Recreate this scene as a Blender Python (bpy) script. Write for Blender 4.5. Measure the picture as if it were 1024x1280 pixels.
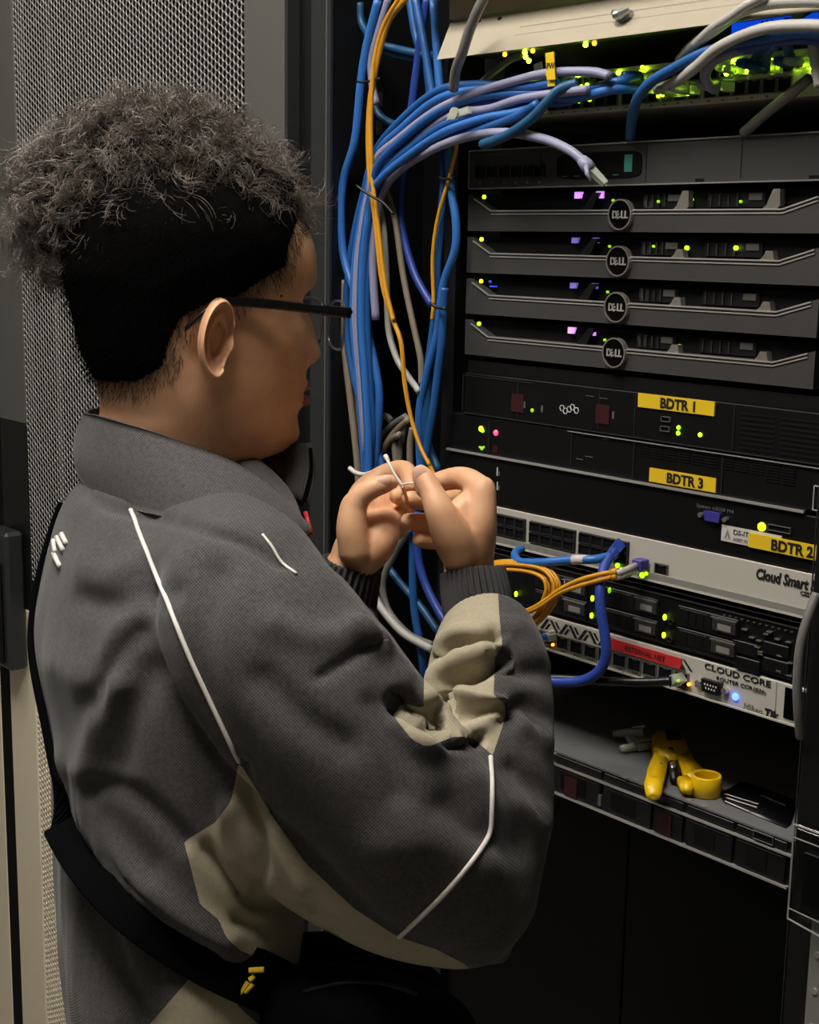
import bpy, bmesh, math, random
import numpy as np
from mathutils import Vector, Matrix, noise
from mathutils.bvhtree import BVHTree

for o in list(bpy.data.objects): bpy.data.objects.remove(o)
scn = bpy.context.scene
random.seed(7); RNG = np.random.default_rng(7)

# ------------------------------------------------------------------ camera
FPX = 1774.66                                   # focal length in pixels of the 1024 x 1280 frame
CAM = np.array([.9341, -1.071, 1.60])
YAW, PITCH, ROLL = .8598, .1874, .0165
FW = np.array([-math.sin(YAW)*math.cos(PITCH), math.cos(YAW)*math.cos(PITCH), -math.sin(PITCH)])
_r = np.array([math.cos(YAW), math.sin(YAW), 0.]); _u = np.cross(_r, FW)
RT = math.cos(ROLL)*_r + math.sin(ROLL)*_u
UP = -math.sin(ROLL)*_r + math.cos(ROLL)*_u
cd = bpy.data.cameras.new('camera'); cam = bpy.data.objects.new('camera', cd)
scn.collection.objects.link(cam)
cd.sensor_fit = 'HORIZONTAL'; cd.sensor_width = 36; cd.lens = 36*FPX/1024; cd.clip_start = .05
cam.matrix_world = Matrix(((RT[0], UP[0], -FW[0], CAM[0]), (RT[1], UP[1], -FW[1], CAM[1]), (RT[2], UP[2], -FW[2], CAM[2]), (0, 0, 0, 1)))
scn.camera = cam

# ------------------------------------------------------------------ world, exposure
wd = bpy.data.worlds.new('room_air'); scn.world = wd; wd.use_nodes = True
wd.node_tree.nodes['Background'].inputs[0].default_value = (.75, .83, 1, 1)
wd.node_tree.nodes['Background'].inputs[1].default_value = .03
scn.view_settings.view_transform = 'Standard'; scn.view_settings.look = 'None'
scn.view_settings.exposure = 0.0; scn.view_settings.gamma = 1.0
scn.view_settings.use_curve_mapping = False
PANEL_POWER = 29.0                               # emission of the ceiling panel behind the person
PANEL_POWER_2 = 16.0                             # emission of the panel further left along the aisle

# ------------------------------------------------------------------ helpers
COL = scn.collection.objects
def ray(px, py): return FW + RT*((px-512)/FPX) - UP*((py-640)/FPX)
def on(px, py, Y=0.):                            # the point of the upright plane y = Y that shows at a pixel
    d = ray(px, py); return CAM + d*((Y-CAM[1])/d[1])
def onz(px, py, Z):
    d = ray(px, py); return CAM + d*((Z-CAM[2])/d[2])
def at(px, py, dep): return CAM + ray(px, py)*dep
def mpp(dep): return dep/FPX                     # metres per pixel at a distance

def lin(c):
    return tuple(((v/255)/12.92 if v/255 <= .04045 else (((v/255)+.055)/1.055)**2.4) for v in c)
MATS = {}
def mat(name, rgb, rough=.5, metal=0., emit=None, es=1., bump=0., bscale=200., var=0., alpha=None, trans=0., spec=.5, sheen=0.):
    m = bpy.data.materials.new(name); m.use_nodes = True
    nt = m.node_tree; b = nt.nodes['Principled BSDF']
    c = (*lin(rgb), 1)
    b.inputs['Base Color'].default_value = c; b.inputs['Roughness'].default_value = rough
    b.inputs['Metallic'].default_value = metal; b.inputs['Specular IOR Level'].default_value = spec
    if sheen: b.inputs['Sheen Weight'].default_value = sheen
    if trans: b.inputs['Transmission Weight'].default_value = trans
    if emit: b.inputs['Emission Color'].default_value = (*lin(emit), 1); b.inputs['Emission Strength'].default_value = es
    if bump or var:
        tc = nt.nodes.new('ShaderNodeTexCoord'); n = nt.nodes.new('ShaderNodeTexNoise')
        n.inputs['Scale'].default_value = bscale; n.inputs['Detail'].default_value = 4
        nt.links.new(tc.outputs['Object'], n.inputs['Vector'])
        if bump:
            bp = nt.nodes.new('ShaderNodeBump'); bp.inputs['Strength'].default_value = bump; bp.inputs['Distance'].default_value = .001
            nt.links.new(n.outputs['Fac'], bp.inputs['Height']); nt.links.new(bp.outputs['Normal'], b.inputs['Normal'])
        if var:
            n2 = nt.nodes.new('ShaderNodeTexNoise'); n2.inputs['Scale'].default_value = bscale*.12; n2.inputs['Detail'].default_value = 3
            nt.links.new(tc.outputs['Object'], n2.inputs['Vector'])
            r = nt.nodes.new('ShaderNodeMapRange'); r.inputs['To Min'].default_value = 1-var; r.inputs['To Max'].default_value = 1+var
            nt.links.new(n2.outputs['Fac'], r.inputs['Value'])
            mx = nt.nodes.new('ShaderNodeVectorMath'); mx.operation = 'SCALE'; mx.inputs[0].default_value = c[:3]
            nt.links.new(r.outputs['Result'], mx.inputs['Scale']); nt.links.new(mx.outputs['Vector'], b.inputs['Base Color'])
    MATS[name] = m
    return m

def tag(o, label=None, cat=None, group=None, kind=None):
    if label: o['label'] = label
    if cat: o['category'] = cat
    if group: o['group'] = group
    if kind: o['kind'] = kind
    return o
def wloc(o):
    v = Vector((0, 0, 0))
    while o: v = v + o.location; o = o.parent
    return v
def parent_to(o, p):
    o.parent = p
    o.matrix_parent_inverse = Matrix.Identity(4)
    o.location = o.location - wloc(p)
    return o
def empty(name, loc, label=None, cat=None, group=None, kind=None):
    o = bpy.data.objects.new(name, None); o.empty_display_size = .05; COL.link(o); o.location = Vector([float(v) for v in loc])
    return tag(o, label, cat, group, kind)
def meshobj(name, verts, faces, m, parent=None, smooth=False, mi=None):
    me = bpy.data.meshes.new(name); me.from_pydata([tuple(map(float, v)) for v in verts], [], [tuple(map(int, f)) for f in faces])
    for q in (m if isinstance(m, (list, tuple)) else [m]): me.materials.append(MATS[q])
    if mi is not None: me.polygons.foreach_set('material_index', np.array(mi, np.int32))
    if smooth: me.polygons.foreach_set('use_smooth', np.ones(len(me.polygons), bool))
    me.update()
    v = np.array([tuple(map(float, q)) for q in verts])
    c = np.array([(v[:, 0].min()+v[:, 0].max())/2, (v[:, 1].min()+v[:, 1].max())/2, v[:, 2].min()])
    me.transform(Matrix.Translation(Vector(-c)))
    o = bpy.data.objects.new(name, me); COL.link(o); o.location = Vector(c)
    if parent: parent_to(o, parent)
    return o
class MB:
    def __init__(s): s.v = []; s.f = []; s.mi = []; s.cur = 0
    def add(s, vs, fs):
        n = len(s.v); s.v += [tuple(map(float, q)) for q in vs]; s.f += [tuple(n+i for i in q) for q in fs]; s.mi += [s.cur]*len(fs); return s
    def box(s, x0, x1, y0, y1, z0, z1, ch=0.):
        if ch:
            bm = bmesh.new(); bmesh.ops.create_cube(bm, size=1)
            for v in bm.verts: v.co = ((x0+x1)/2+v.co.x*(x1-x0), (y0+y1)/2+v.co.y*(y1-y0), (z0+z1)/2+v.co.z*(z1-z0))
            bmesh.ops.bevel(bm, geom=bm.edges[:], offset=ch, segments=1, affect='EDGES')
            bm.verts.index_update(); s.add([v.co[:] for v in bm.verts], [[v.index for v in f.verts] for f in bm.faces]); bm.free(); return s
        return s.add([(x0,y0,z0),(x1,y0,z0),(x1,y1,z0),(x0,y1,z0),(x0,y0,z1),(x1,y0,z1),(x1,y1,z1),(x0,y1,z1)],
                     [(0,3,2,1),(4,5,6,7),(0,1,5,4),(1,2,6,5),(2,3,7,6),(3,0,4,7)])
    def prism(s, poly, y0, y1):                  # polygon in (x, z), extruded along y; y0 is the front
        n = len(poly); a = sum(poly[i][0]*poly[(i+1)%n][1]-poly[(i+1)%n][0]*poly[i][1] for i in range(n))
        if a < 0: poly = poly[::-1]
        vs = [(x, y0, z) for x, z in poly]+[(x, y1, z) for x, z in poly]
        fs = [tuple(range(n)), tuple(range(2*n-1, n-1, -1))]+[(i, i+n, (i+1)%n+n, (i+1)%n) for i in range(n)]
        return s.add(vs, fs)
    def strip(s, line, w, y0, y1):               # a bar of height w below an (x, z) polyline
        for (a, b) in zip(line, line[1:]):
            s.prism([(a[0], a[1]-w), (b[0], b[1]-w), (b[0], b[1]), (a[0], a[1])], y0, y1)
        return s
    def disc(s, c, r, y0, y1, n=24, rz=None):
        rz = rz or r
        return s.prism([(c[0]+r*math.cos(2*math.pi*i/n), c[2]+rz*math.sin(2*math.pi*i/n)) for i in range(n)], y0, y1)
    def ring(s, c, r0, r1, y0, y1, n=28):
        vs = []; fs = []
        for i in range(n):
            a = 2*math.pi*i/n
            for r, y in ((r0, y0), (r1, y0), (r1, y1), (r0, y1)): vs.append((c[0]+r*math.cos(a), y, c[2]+r*math.sin(a)))
        for i in range(n):
            j = (i+1) % n
            for k in range(4): fs.append((4*i+k, 4*i+(k+1)%4, 4*j+(k+1)%4, 4*j+k))
        return s.add(vs, fs)
    def tube(s, pts, r, n=8, cap=True, flat=1.):
        p = np.array(pts, float); m = len(p); rr = np.broadcast_to(np.array(r, float), (m,))
        t = np.gradient(p, axis=0); t /= np.linalg.norm(t, axis=1)[:, None]+1e-12
        ref = np.array([0, 0, 1.]) if abs(t[0][2]) < .9 else np.array([0, 1., 0])
        vs = []; u = np.cross(t[0], ref); u /= np.linalg.norm(u)
        for i in range(m):
            u = u-t[i]*(u@t[i]); u /= np.linalg.norm(u); w = np.cross(t[i], u)
            for k in range(n):
                a = 2*math.pi*k/n; vs.append(p[i]+rr[i]*(math.cos(a)*u+flat*math.sin(a)*w))
        fs = [(i*n+k, i*n+(k+1)%n, (i+1)*n+(k+1)%n, (i+1)*n+k) for i in range(m-1) for k in range(n)]
        if cap: fs += [tuple(range(n-1, -1, -1)), tuple((m-1)*n+k for k in range(n))]
        return s.add(vs, fs)
    def build(s, name, m, parent=None, smooth=False):
        return meshobj(name, s.v, s.f, m, parent, smooth, s.mi if isinstance(m, (list, tuple)) else None)
def spline(pts, per=8):
    p = np.array(pts, float); n = len(p)
    if n == 2: return np.array([p[0]+(p[1]-p[0])*t for t in np.linspace(0, 1, per+1)])
    q = np.vstack([2*p[0]-p[1], p, 2*p[-1]-p[-2]]); out = []
    for i in range(n-1):
        a, b, c, d = q[i:i+4]
        for t in np.linspace(0, 1, per, endpoint=False):
            out.append(.5*((2*b)+(c-a)*t+(2*a-5*b+4*c-d)*t*t+(3*b-a-3*c+d)*t**3))
    out.append(p[-1]); return np.array(out)
def text(name, body, x, z, size, m, parent, Y=-.0006, align='LEFT', depth=.0002, sx=1., shear=0., maxx=None, bold=0.):
    cu = bpy.data.curves.new(name, 'FONT'); cu.body = body; cu.size = size; cu.extrude = depth; cu.align_x = align; cu.shear = shear; cu.resolution_u = 3; cu.offset = bold*size
    o = bpy.data.objects.new(name, cu); COL.link(o)
    dg = bpy.context.evaluated_depsgraph_get(); me = bpy.data.meshes.new_from_object(o.evaluated_get(dg)); bpy.data.objects.remove(o)
    if maxx is not None:
        bm = bmesh.new(); bm.from_mesh(me); bmesh.ops.bisect_plane(bm, geom=bm.verts[:]+bm.edges[:]+bm.faces[:], plane_co=((maxx-x)/sx, 0, 0), plane_no=(1, 0, 0), clear_outer=True); bm.to_mesh(me); bm.free()
    me.transform(Matrix.Translation((x, Y, z)) @ Matrix.Rotation(math.pi/2, 4, 'X') @ Matrix.Diagonal((sx, 1, 1, 1)))
    me.materials.clear(); me.materials.append(MATS[m])
    c = Vector((x, Y, z)); me.transform(Matrix.Translation(-c))
    o = bpy.data.objects.new(name, me); COL.link(o); o.location = c
    if parent: parent_to(o, parent)
    return o
# ------------------------------------------------------------------ materials
mat('black_paint', (11, 12, 13), .45, bump=.15, bscale=900)
mat('black_inside', (4, 4, 5), .8, spec=.2)
mat('black_plastic', (10, 10, 11), .45, spec=.3)
mat('black_gloss', (3, 3, 3), .4, spec=.12)
mat('rack_grey', (40, 42, 43), .42, bump=.12, bscale=900)
mat('mesh_steel', (150, 150, 146), .35, .35)
mat('door_grey', (84, 84, 80), .5, bump=.12, bscale=700, var=.05)
mat('door_lit_beige', (226, 216, 192), .55, bump=.1, bscale=700, var=.04)  # black door steel with bright light put into the colour
mat('steel_and_edge_highlight', (170, 172, 175), .3, .8)
mat('server_grey', (70, 69, 68), .42, .25, bump=.1, bscale=1500)
mat('silver', (215, 210, 202), .25, .85)
mat('bright_trim', (225, 222, 216), .3, .7)
mat('device_grey', (56, 56, 56), .5, .1, bump=.1, bscale=1500)
mat('carrier_grey', (48, 48, 49), .4, .2)
mat('carrier_dark', (15, 15, 17), .4, .1)
mat('white_paint', (180, 176, 165), .5, bump=.08, bscale=1200)
mat('lip_grey', (125, 125, 118), .5)
mat('panel_cream', (158, 148, 128), .55, bump=.1, bscale=600, var=.04)
mat('panel_edge', (176, 168, 150), .5)
mat('port_metal', (112, 112, 108), .35, .6)
mat('port_green_metal', (120, 126, 84), .35, .5)
mat('print_black', (18, 18, 20), .6)
mat('print_grey', (120, 118, 112), .6)
mat('print_faint', (92, 92, 92), .6)
mat('print_white', (200, 200, 196), .6)
mat('label_yellow', (222, 186, 34), .45, var=.06, bscale=300)
mat('label_white', (196, 190, 186), .5)
mat('label_red', (190, 40, 46), .5, var=.08, bscale=300)
mat('dark_red', (54, 12, 18), .5)
mat('teal', (70, 140, 130), .4)
mat('vga_blue', (60, 56, 140), .4)
mat('led_green', (120, 230, 20), .4, emit=(150, 255, 20), es=3.)
mat('led_lime', (190, 230, 20), .4, emit=(205, 255, 30), es=2.6)
mat('led_dim', (120, 170, 30), .4, emit=(150, 220, 30), es=.8)
mat('led_amber', (255, 170, 60), .4, emit=(255, 150, 40), es=4.)
mat('led_port', (190, 230, 20), .4, emit=(190, 255, 30), es=24.)
mat('led_blue', (60, 90, 255), .4, emit=(40, 60, 255), es=16.)
mat('led_blue_soft', (60, 70, 200), .4, emit=(60, 80, 240), es=.8)
mat('led_red', (255, 90, 120), .4, emit=(255, 60, 110), es=2.5)
mat('lcd_bright', (220, 160, 250), .4, emit=(222, 150, 255), es=1.)
mat('lcd_dim', (110, 95, 170), .4, emit=(112, 96, 185), es=.7)
mat('lcd_white', (230, 220, 255), .4, emit=(225, 215, 255), es=1.)
mat('screen_blue', (10, 70, 210), .3, emit=(5, 70, 225), es=.8)
mat('clear_plastic', (235, 240, 240), .08, trans=.9)
lc = bpy.data.materials.new('latch_clear'); lc.use_nodes = True; nt = lc.node_tree; nt.nodes.remove(nt.nodes['Principled BSDF']); q1 = nt.nodes.new('ShaderNodeBsdfTransparent'); q2 = nt.nodes.new('ShaderNodeBsdfGlossy'); q2.inputs['Roughness'].default_value = .1; q1.inputs['Color'].default_value = (.8, .82, .82, 1)
q3 = nt.nodes.new('ShaderNodeMixShader'); q3.inputs[0].default_value = .08; nt.links.new(q1.outputs[0], q3.inputs[1]); nt.links.new(q2.outputs[0], q3.inputs[2]); nt.links.new(q3.outputs[0], nt.nodes['Material Output'].inputs[0]); MATS['latch_clear'] = lc
mat('shelf_metal', (120, 121, 122), .4, .2, bump=.1, bscale=300, var=.1)
mat('wall_paint', (150, 148, 142), .8, bump=.1, bscale=120)
mat('floor_tile', (150, 146, 136), .5, var=.06, bscale=80)
mat('ceiling_tile', (190, 190, 186), .9, bump=.3, bscale=150)
mat('lamp_diffuser', (255, 255, 255), .5, emit=(255, 249, 240), es=PANEL_POWER); mat('lamp_diffuser_dim', (255, 255, 255), .5, emit=(255, 249, 240), es=PANEL_POWER_2)
mat('lamp_frame', (220, 220, 216), .5)

# ------------------------------------------------------------------ room shell
def slab(name, x0, x1, y0, y1, z0, z1, m):
    return tag(MB().box(x0, x1, y0, y1, z0, z1).build(name, m), kind='structure')
slab('floor', -3.2, 2.4, -2.6, 1.6, -.05, 0, 'floor_tile')
slab('ceiling', -3.2, 2.4, -2.6, 1.6, 2.8, 2.85, 'ceiling_tile')
slab('wall_front', -3.2, 2.4, -2.65, -2.6, 0, 2.8, 'wall_paint')
slab('wall_left', -3.25, -3.2, -2.6, 1.6, 0, 2.8, 'wall_paint')
slab('wall_right', 2.4, 2.45, -2.6, 1.6, 0, 2.8, 'wall_paint')
slab('wall_back', -3.2, 2.4, 1.6, 1.65, 0, 2.8, 'wall_paint')
def ceiling_light(x, y, w, d, label, m='lamp_diffuser'):
    t = empty('ceiling_light', (x, y, 2.77), label, 'light', 'ceiling light panels over the aisle')
    f = MB(); e = .02
    f.box(x-w/2-e, x+w/2+e, y-d/2-e, y-d/2, 2.76, 2.8); f.box(x-w/2-e, x+w/2+e, y+d/2, y+d/2+e, 2.76, 2.8)
    f.box(x-w/2-e, x-w/2, y-d/2, y+d/2, 2.76, 2.8); f.box(x+w/2, x+w/2+e, y-d/2, y+d/2, 2.76, 2.8)
    f.build('lamp_frame', 'lamp_frame', t)
    MB().box(x-w/2, x+w/2, y-d/2, y+d/2, 2.77, 2.785).build('diffuser', m, t)
ceiling_light(.12, -.86, .6, .6, 'square ceiling light panel above the aisle near the camera')
ceiling_light(-.95, -.80, .6, .6, 'square ceiling light panel further left along the aisle', 'lamp_diffuser_dim')

# ------------------------------------------------------------------ the open rack
rack = empty('server_rack', (0, .4, 0), 'open black server rack full of network gear, cables and servers', 'server rack')
def part(name, m, parent, *boxes, ch=0.):
    b = MB()
    for q in boxes: b.box(*q, ch=ch)
    return b.build(name, m, parent)
part('side_panel', 'black_paint', rack, (-.404, -.399, -.05, 1., .03, 2.2))
part('side_panel', 'black_paint', rack, (.399, .404, -.012, 1., .03, 2.2))
part('rear_panel', 'black_inside', rack, (-.399, .399, .99, 1., .03, 2.2))
part('top_panel', 'black_paint', rack, (-.404, .404, -.01, 1., 2.2, 2.22))
part('base', 'black_paint', rack, (-.404, .404, 0., 1., 0, .03))
part('front_edge_or_highlight', 'steel_and_edge_highlight', rack, (-.4046, -.4032, -.0546, -.05, .03, 2.2))  # pale strip puts the highlight along the black edge into colour
part('front_edge_or_highlight', 'rack_grey', rack, (-.4032, -.397, -.0535, -.05, .03, 2.2))
part('mounting_rail', 'black_paint', rack, (-.262, -.2425, .004, .04, .03, 2.2))
part('mounting_rail', 'black_paint', rack, (.2425, .262, .02, .05, .03, 2.2))
part('cable_channel', 'black_inside', rack, (-.398, -.262, .09, .1, .03, 2.2))
pst = part('front_post', 'black_paint', rack, (.2473, .32, -.012, .03, .03, 1.5), ch=.002)
part('post_edge', 'rack_grey', pst, (.2465, .2474, -.0125, -.0115, .03, 1.45))
part('lower_door', 'black_gloss', rack, (-.24, .0335, .012, .03, .03, 1.0165), ch=.001)
part('lower_door', 'black_gloss', rack, (.0355, .241, .012, .03, .03, 1.0165), ch=.001)
# slots in the side panel that hold the cable ties
for py in (128, 163): p = on(437, py, .02); part('tie_slot', 'rack_grey', rack, (-.3989, -.3975, p[1]-.004, p[1]+.004, p[2]-.008, p[2]+.008))

# silver strip and clear latch on the right post
p0 = on(1012, 1215, -.03); p1 = on(1019, 1150, -.03)
ss = empty('hinge_strip', (p0[0]+.02, -.03, .5), 'pale steel strip with round holes at the lower right frame edge', 'strip')
part('plate', 'mesh_steel', ss, (p0[0], p0[0]+.04, -.032, -.028, .5, p1[2]))
for k in range(9):
    z = p1[2]-.03-k*.035; b = MB(); b.disc((p0[0]+.008, 0, z), .003, -.0335, -.032, 12); b.build('rivet', 'bright_trim', ss)
a = on(1003, 1026, -.035); b_ = on(1000, 1148, -.035)
lt = empty('clear_latch', (a[0]+.02, -.035, b_[2]), 'clear plastic latch cover on the black post at the right edge', 'latch')
x0 = a[0]; x1 = x0+.05; z1 = a[2]; z0 = b_[2]
part('cover', 'latch_clear', lt, (x0, x1, -.047, -.0335, z0, z1), ch=.003)
rim = MB(); rim.tube([(x0, -.047, z0+.002), (x0, -.047, z1)], .0009, 6); rim.tube([(x0, -.047, z1), (x1, -.047, z1)], .0009, 6); rim.tube([(x0, -.047, z0+.002), (x1, -.047, z0-.004)], .0009, 6)
rim.tube([(x0, -.047, z1-.012), (x1, -.047, z1-.012)], .0006, 6); rim.tube([(x0, -.047, z0+.012), (x1, -.047, z0+.01)], .0006, 6)
rim.build('rim', 'bright_trim', lt)
part('latch_block', 'black_plastic', lt, (x0+.011, x1-.002, -.046, -.036, z0+.02, z1-.022), ch=.001)

# ------------------------------------------------------------------ the neighbouring rack with a perforated door
DY = -.05
nb = empty('server_rack', (-.85, .4, 0), 'closed black server rack with a perforated steel door on the left', 'server rack')
dx1, dx0 = -.484, -1.3076; mx1, mx0 = -.5765, -1.2105
part('frame_post', 'black_paint', nb, (-.484, -.446, -.035, .05, .03, 2.2))
part('frame_post', 'rack_grey', nb, (-.446, -.408, -.045, .05, .03, 2.2), ch=.001)
part('interior', 'black_inside', nb, (-1.3, -.45, .06, .95, .03, 2.2))
part('frame_post', 'black_inside', nb, (-1.3586, -1.2976, -.0485, .05, .03, 2.2))
door = part('door_frame', 'door_grey', nb, (mx1, dx1, DY, DY+.02, .84, 2.2), (dx0, mx0, DY, DY+.02, 1.30, 2.2), ch=.0015)  # grey, black and beige borders put light and shade into the colour
part('frame_edge', 'rack_grey', door, (dx1-.004, dx1+.002, DY-.002, DY+.02, .05, 2.2))
ho = part('lower_border', 'door_lit_beige', door, (dx0, mx0, DY, DY+.02, .05, .985), ch=.0015)
part('middle_border', 'black_paint', door, (dx0, mx0, DY, DY+.02, .985, 1.30), ch=.0015)
part('lower_hinge_border', 'black_paint', door, (mx1, dx1, DY, DY+.02, .05, .84), ch=.0015)
part('outer_border', 'door_lit_beige', nb, (-1.50, -1.3486, DY, DY+.02, .05, .985), ch=.0015)  # beige again is bright light put into the colour
# perforated sheet: hexagonal holes punched through
def perforated(name, x0, x1, z0, z1, pitch, ratio, y0, y1, m, parent):
    cx = pitch*math.sqrt(3)/2; nx = int(round((x1-x0)/cx)); nz = int((z1-z0)/pitch)
    cx = (x1-x0)/nx; R = pitch/math.sqrt(3); r = R*ratio
    ii, jj = np.meshgrid(np.arange(nx), np.arange(nz), indexing='ij')
    X = (x0+cx*(ii+.5)).ravel(); Z = (z0+pitch*(jj+.5+.5*(ii % 2))).ravel(); n = len(X)
    a = np.arange(6)*math.pi/3; ca, sa = np.cos(a), np.sin(a)
    V = np.zeros((n, 18, 3))
    V[:, :6, 0] = X[:, None]+R*ca; V[:, :6, 2] = Z[:, None]+R*sa; V[:, :6, 1] = y0
    V[:, 6:12, 0] = X[:, None]+r*ca; V[:, 6:12, 2] = Z[:, None]+r*sa; V[:, 6:12, 1] = y0
    V[:, 12:, 0] = X[:, None]+r*ca; V[:, 12:, 2] = Z[:, None]+r*sa; V[:, 12:, 1] = y1
    F = []
    for k in range(6):
        q = (k+1) % 6; F += [(k, q, 6+q, 6+k), (6+k, 6+q, 12+q, 12+k)]
    Fa = (np.array(F)[None]+(np.arange(n)*18)[:, None, None]).reshape(-1, 4)
    me = bpy.data.meshes.new(name); nv = n*18; nf = len(Fa)
    V = V.reshape(-1, 3); c = np.array([(x0+x1)/2, y0, z0]); V = V-c
    me.vertices.add(nv); me.vertices.foreach_set('co', V.ravel()); me.loops.add(nf*4); me.loops.foreach_set('vertex_index', Fa.ravel().astype(np.int32))
    me.polygons.add(nf); me.polygons.foreach_set('loop_start', np.arange(nf, dtype=np.int32)*4); me.polygons.foreach_set('loop_total', np.full(nf, 4, np.int32))
    me.update(calc_edges=True); me.materials.append(MATS[m])
    o = bpy.data.objects.new(name, me); COL.link(o); o.location = Vector(c); parent_to(o, parent); return o
part('cross_rail', 'black_paint', door, (mx0, mx1, DY+.001, DY+.01, 1.0, 1.04))
perforated('perforated_sheet', mx0, mx1, 1.03, 2.19, .0098, .83, DY+.002, DY+.0035, 'mesh_steel', door)
perforated('perforated_sheet', mx0, mx1, .06, 1.01, .0098, .72, DY+.002, DY+.0045, 'door_lit_beige', door)  # lower sheet repeats the mesh with bright light put into its colour
# swing handle on the far border
h0 = on(0, 655, -.06); h1 = on(30, 840, -.06)
hd = empty('door_handle', (h1[0]-.03, -.065, h1[2]), 'dark grey swing handle on the perforated door at the left edge', 'handle')
hx1 = h1[0]; hx0 = hx1-.075
part('housing', 'rack_grey', hd, (hx0, hx1, -.085, DY-.0005, h1[2]+.004, h0[2]-.002), ch=.006)
part('lever', 'black_plastic', hd, (hx0+.012, hx1-.014, -.092, -.0852, h1[2]+.015, h0[2]-.055), ch=.003)
part('lock', 'silver', hd, (hx0+.02, hx1-.03, -.0895, -.0852, h0[2]-.045, h0[2]-.015), ch=.002)

# ------------------------------------------------------------------ rack devices (front faces in the plane y = 0)
def device(name, label, cat, x0, x1, z0, z1, m, depth=.45, y0=0., ch=.0008, group=None):
    t = empty(name, ((x0+x1)/2, depth/2, z0), label, cat, group)
    part('body', m, t, (x0, x1, y0, depth, z0, z1), ch=ch)
    return t
def led(parent, px, py, m='led_green', r=.0021, Y=-.0004, rz=None):
    p = on(px, py, Y); return MB().disc(p, r, Y-.0008, Y+.0012, 10, rz).build('indicator_light', m, parent, True)
def port(parent, xc, zc, w, h, frame='port_metal', Y=0., inner='black_inside', t=.0009, name='port'):
    b = MB(); y0 = Y-.0018
    b.box(xc-w/2, xc-w/2+t, y0, Y+.001, zc-h/2, zc+h/2); b.box(xc+w/2-t, xc+w/2, y0, Y+.001, zc-h/2, zc+h/2)
    b.box(xc-w/2+t, xc+w/2-t, y0, Y+.001, zc+h/2-t, zc+h/2); b.box(xc-w/2+t, xc+w/2-t, y0, Y+.001, zc-h/2, zc-h/2+t)
    b.cur = 1; b.box(xc-w/2+t, xc+w/2-t, Y-.0003, Y+.001, zc-h/2+t, zc+h/2-t)
    b.cur = 0; b.box(xc-w*.18, xc+w*.18, y0+.0004, Y, zc+h/2-t*2.2, zc+h/2-t) 
    return b.build(name, [frame, inner], parent)

# --- four grey bezel servers
ZC = 1.6301; UH = .04445
leds_px = [[(605.2, 246.2, 'led_lime'), (766.5, 250.5, 'led_dim'), (823, 252, 'led_dim'), (864, 249.5, 'led_lime'), (926, 252, 'led_dim')],
           [(601.9, 299.2, 'led_lime'), (762, 308, 'led_dim'), (817, 308, 'led_dim'), (858.7, 310, 'led_lime'), (920, 310, 'led_lime')],
           [(601.4, 351.5, 'led_lime'), (612.8, 352, 'led_blue_soft'), (759.6, 365, 'led_dim')],
           [(598.8, 404.6, 'led_lime'), (756, 425, 'led_dim'), (849.5, 432, 'led_dim')]]
lcd_px = [[(723.5, 244), (748, 243.5)], [(719.5, 300.5), (743, 300.5)], [(717.5, 357), (741.5, 357.5)], [(715, 413), (738, 415)]]
which = ['topmost of four alike', 'second from the top of four alike', 'third from the top of four alike', 'lowest of four alike']
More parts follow.
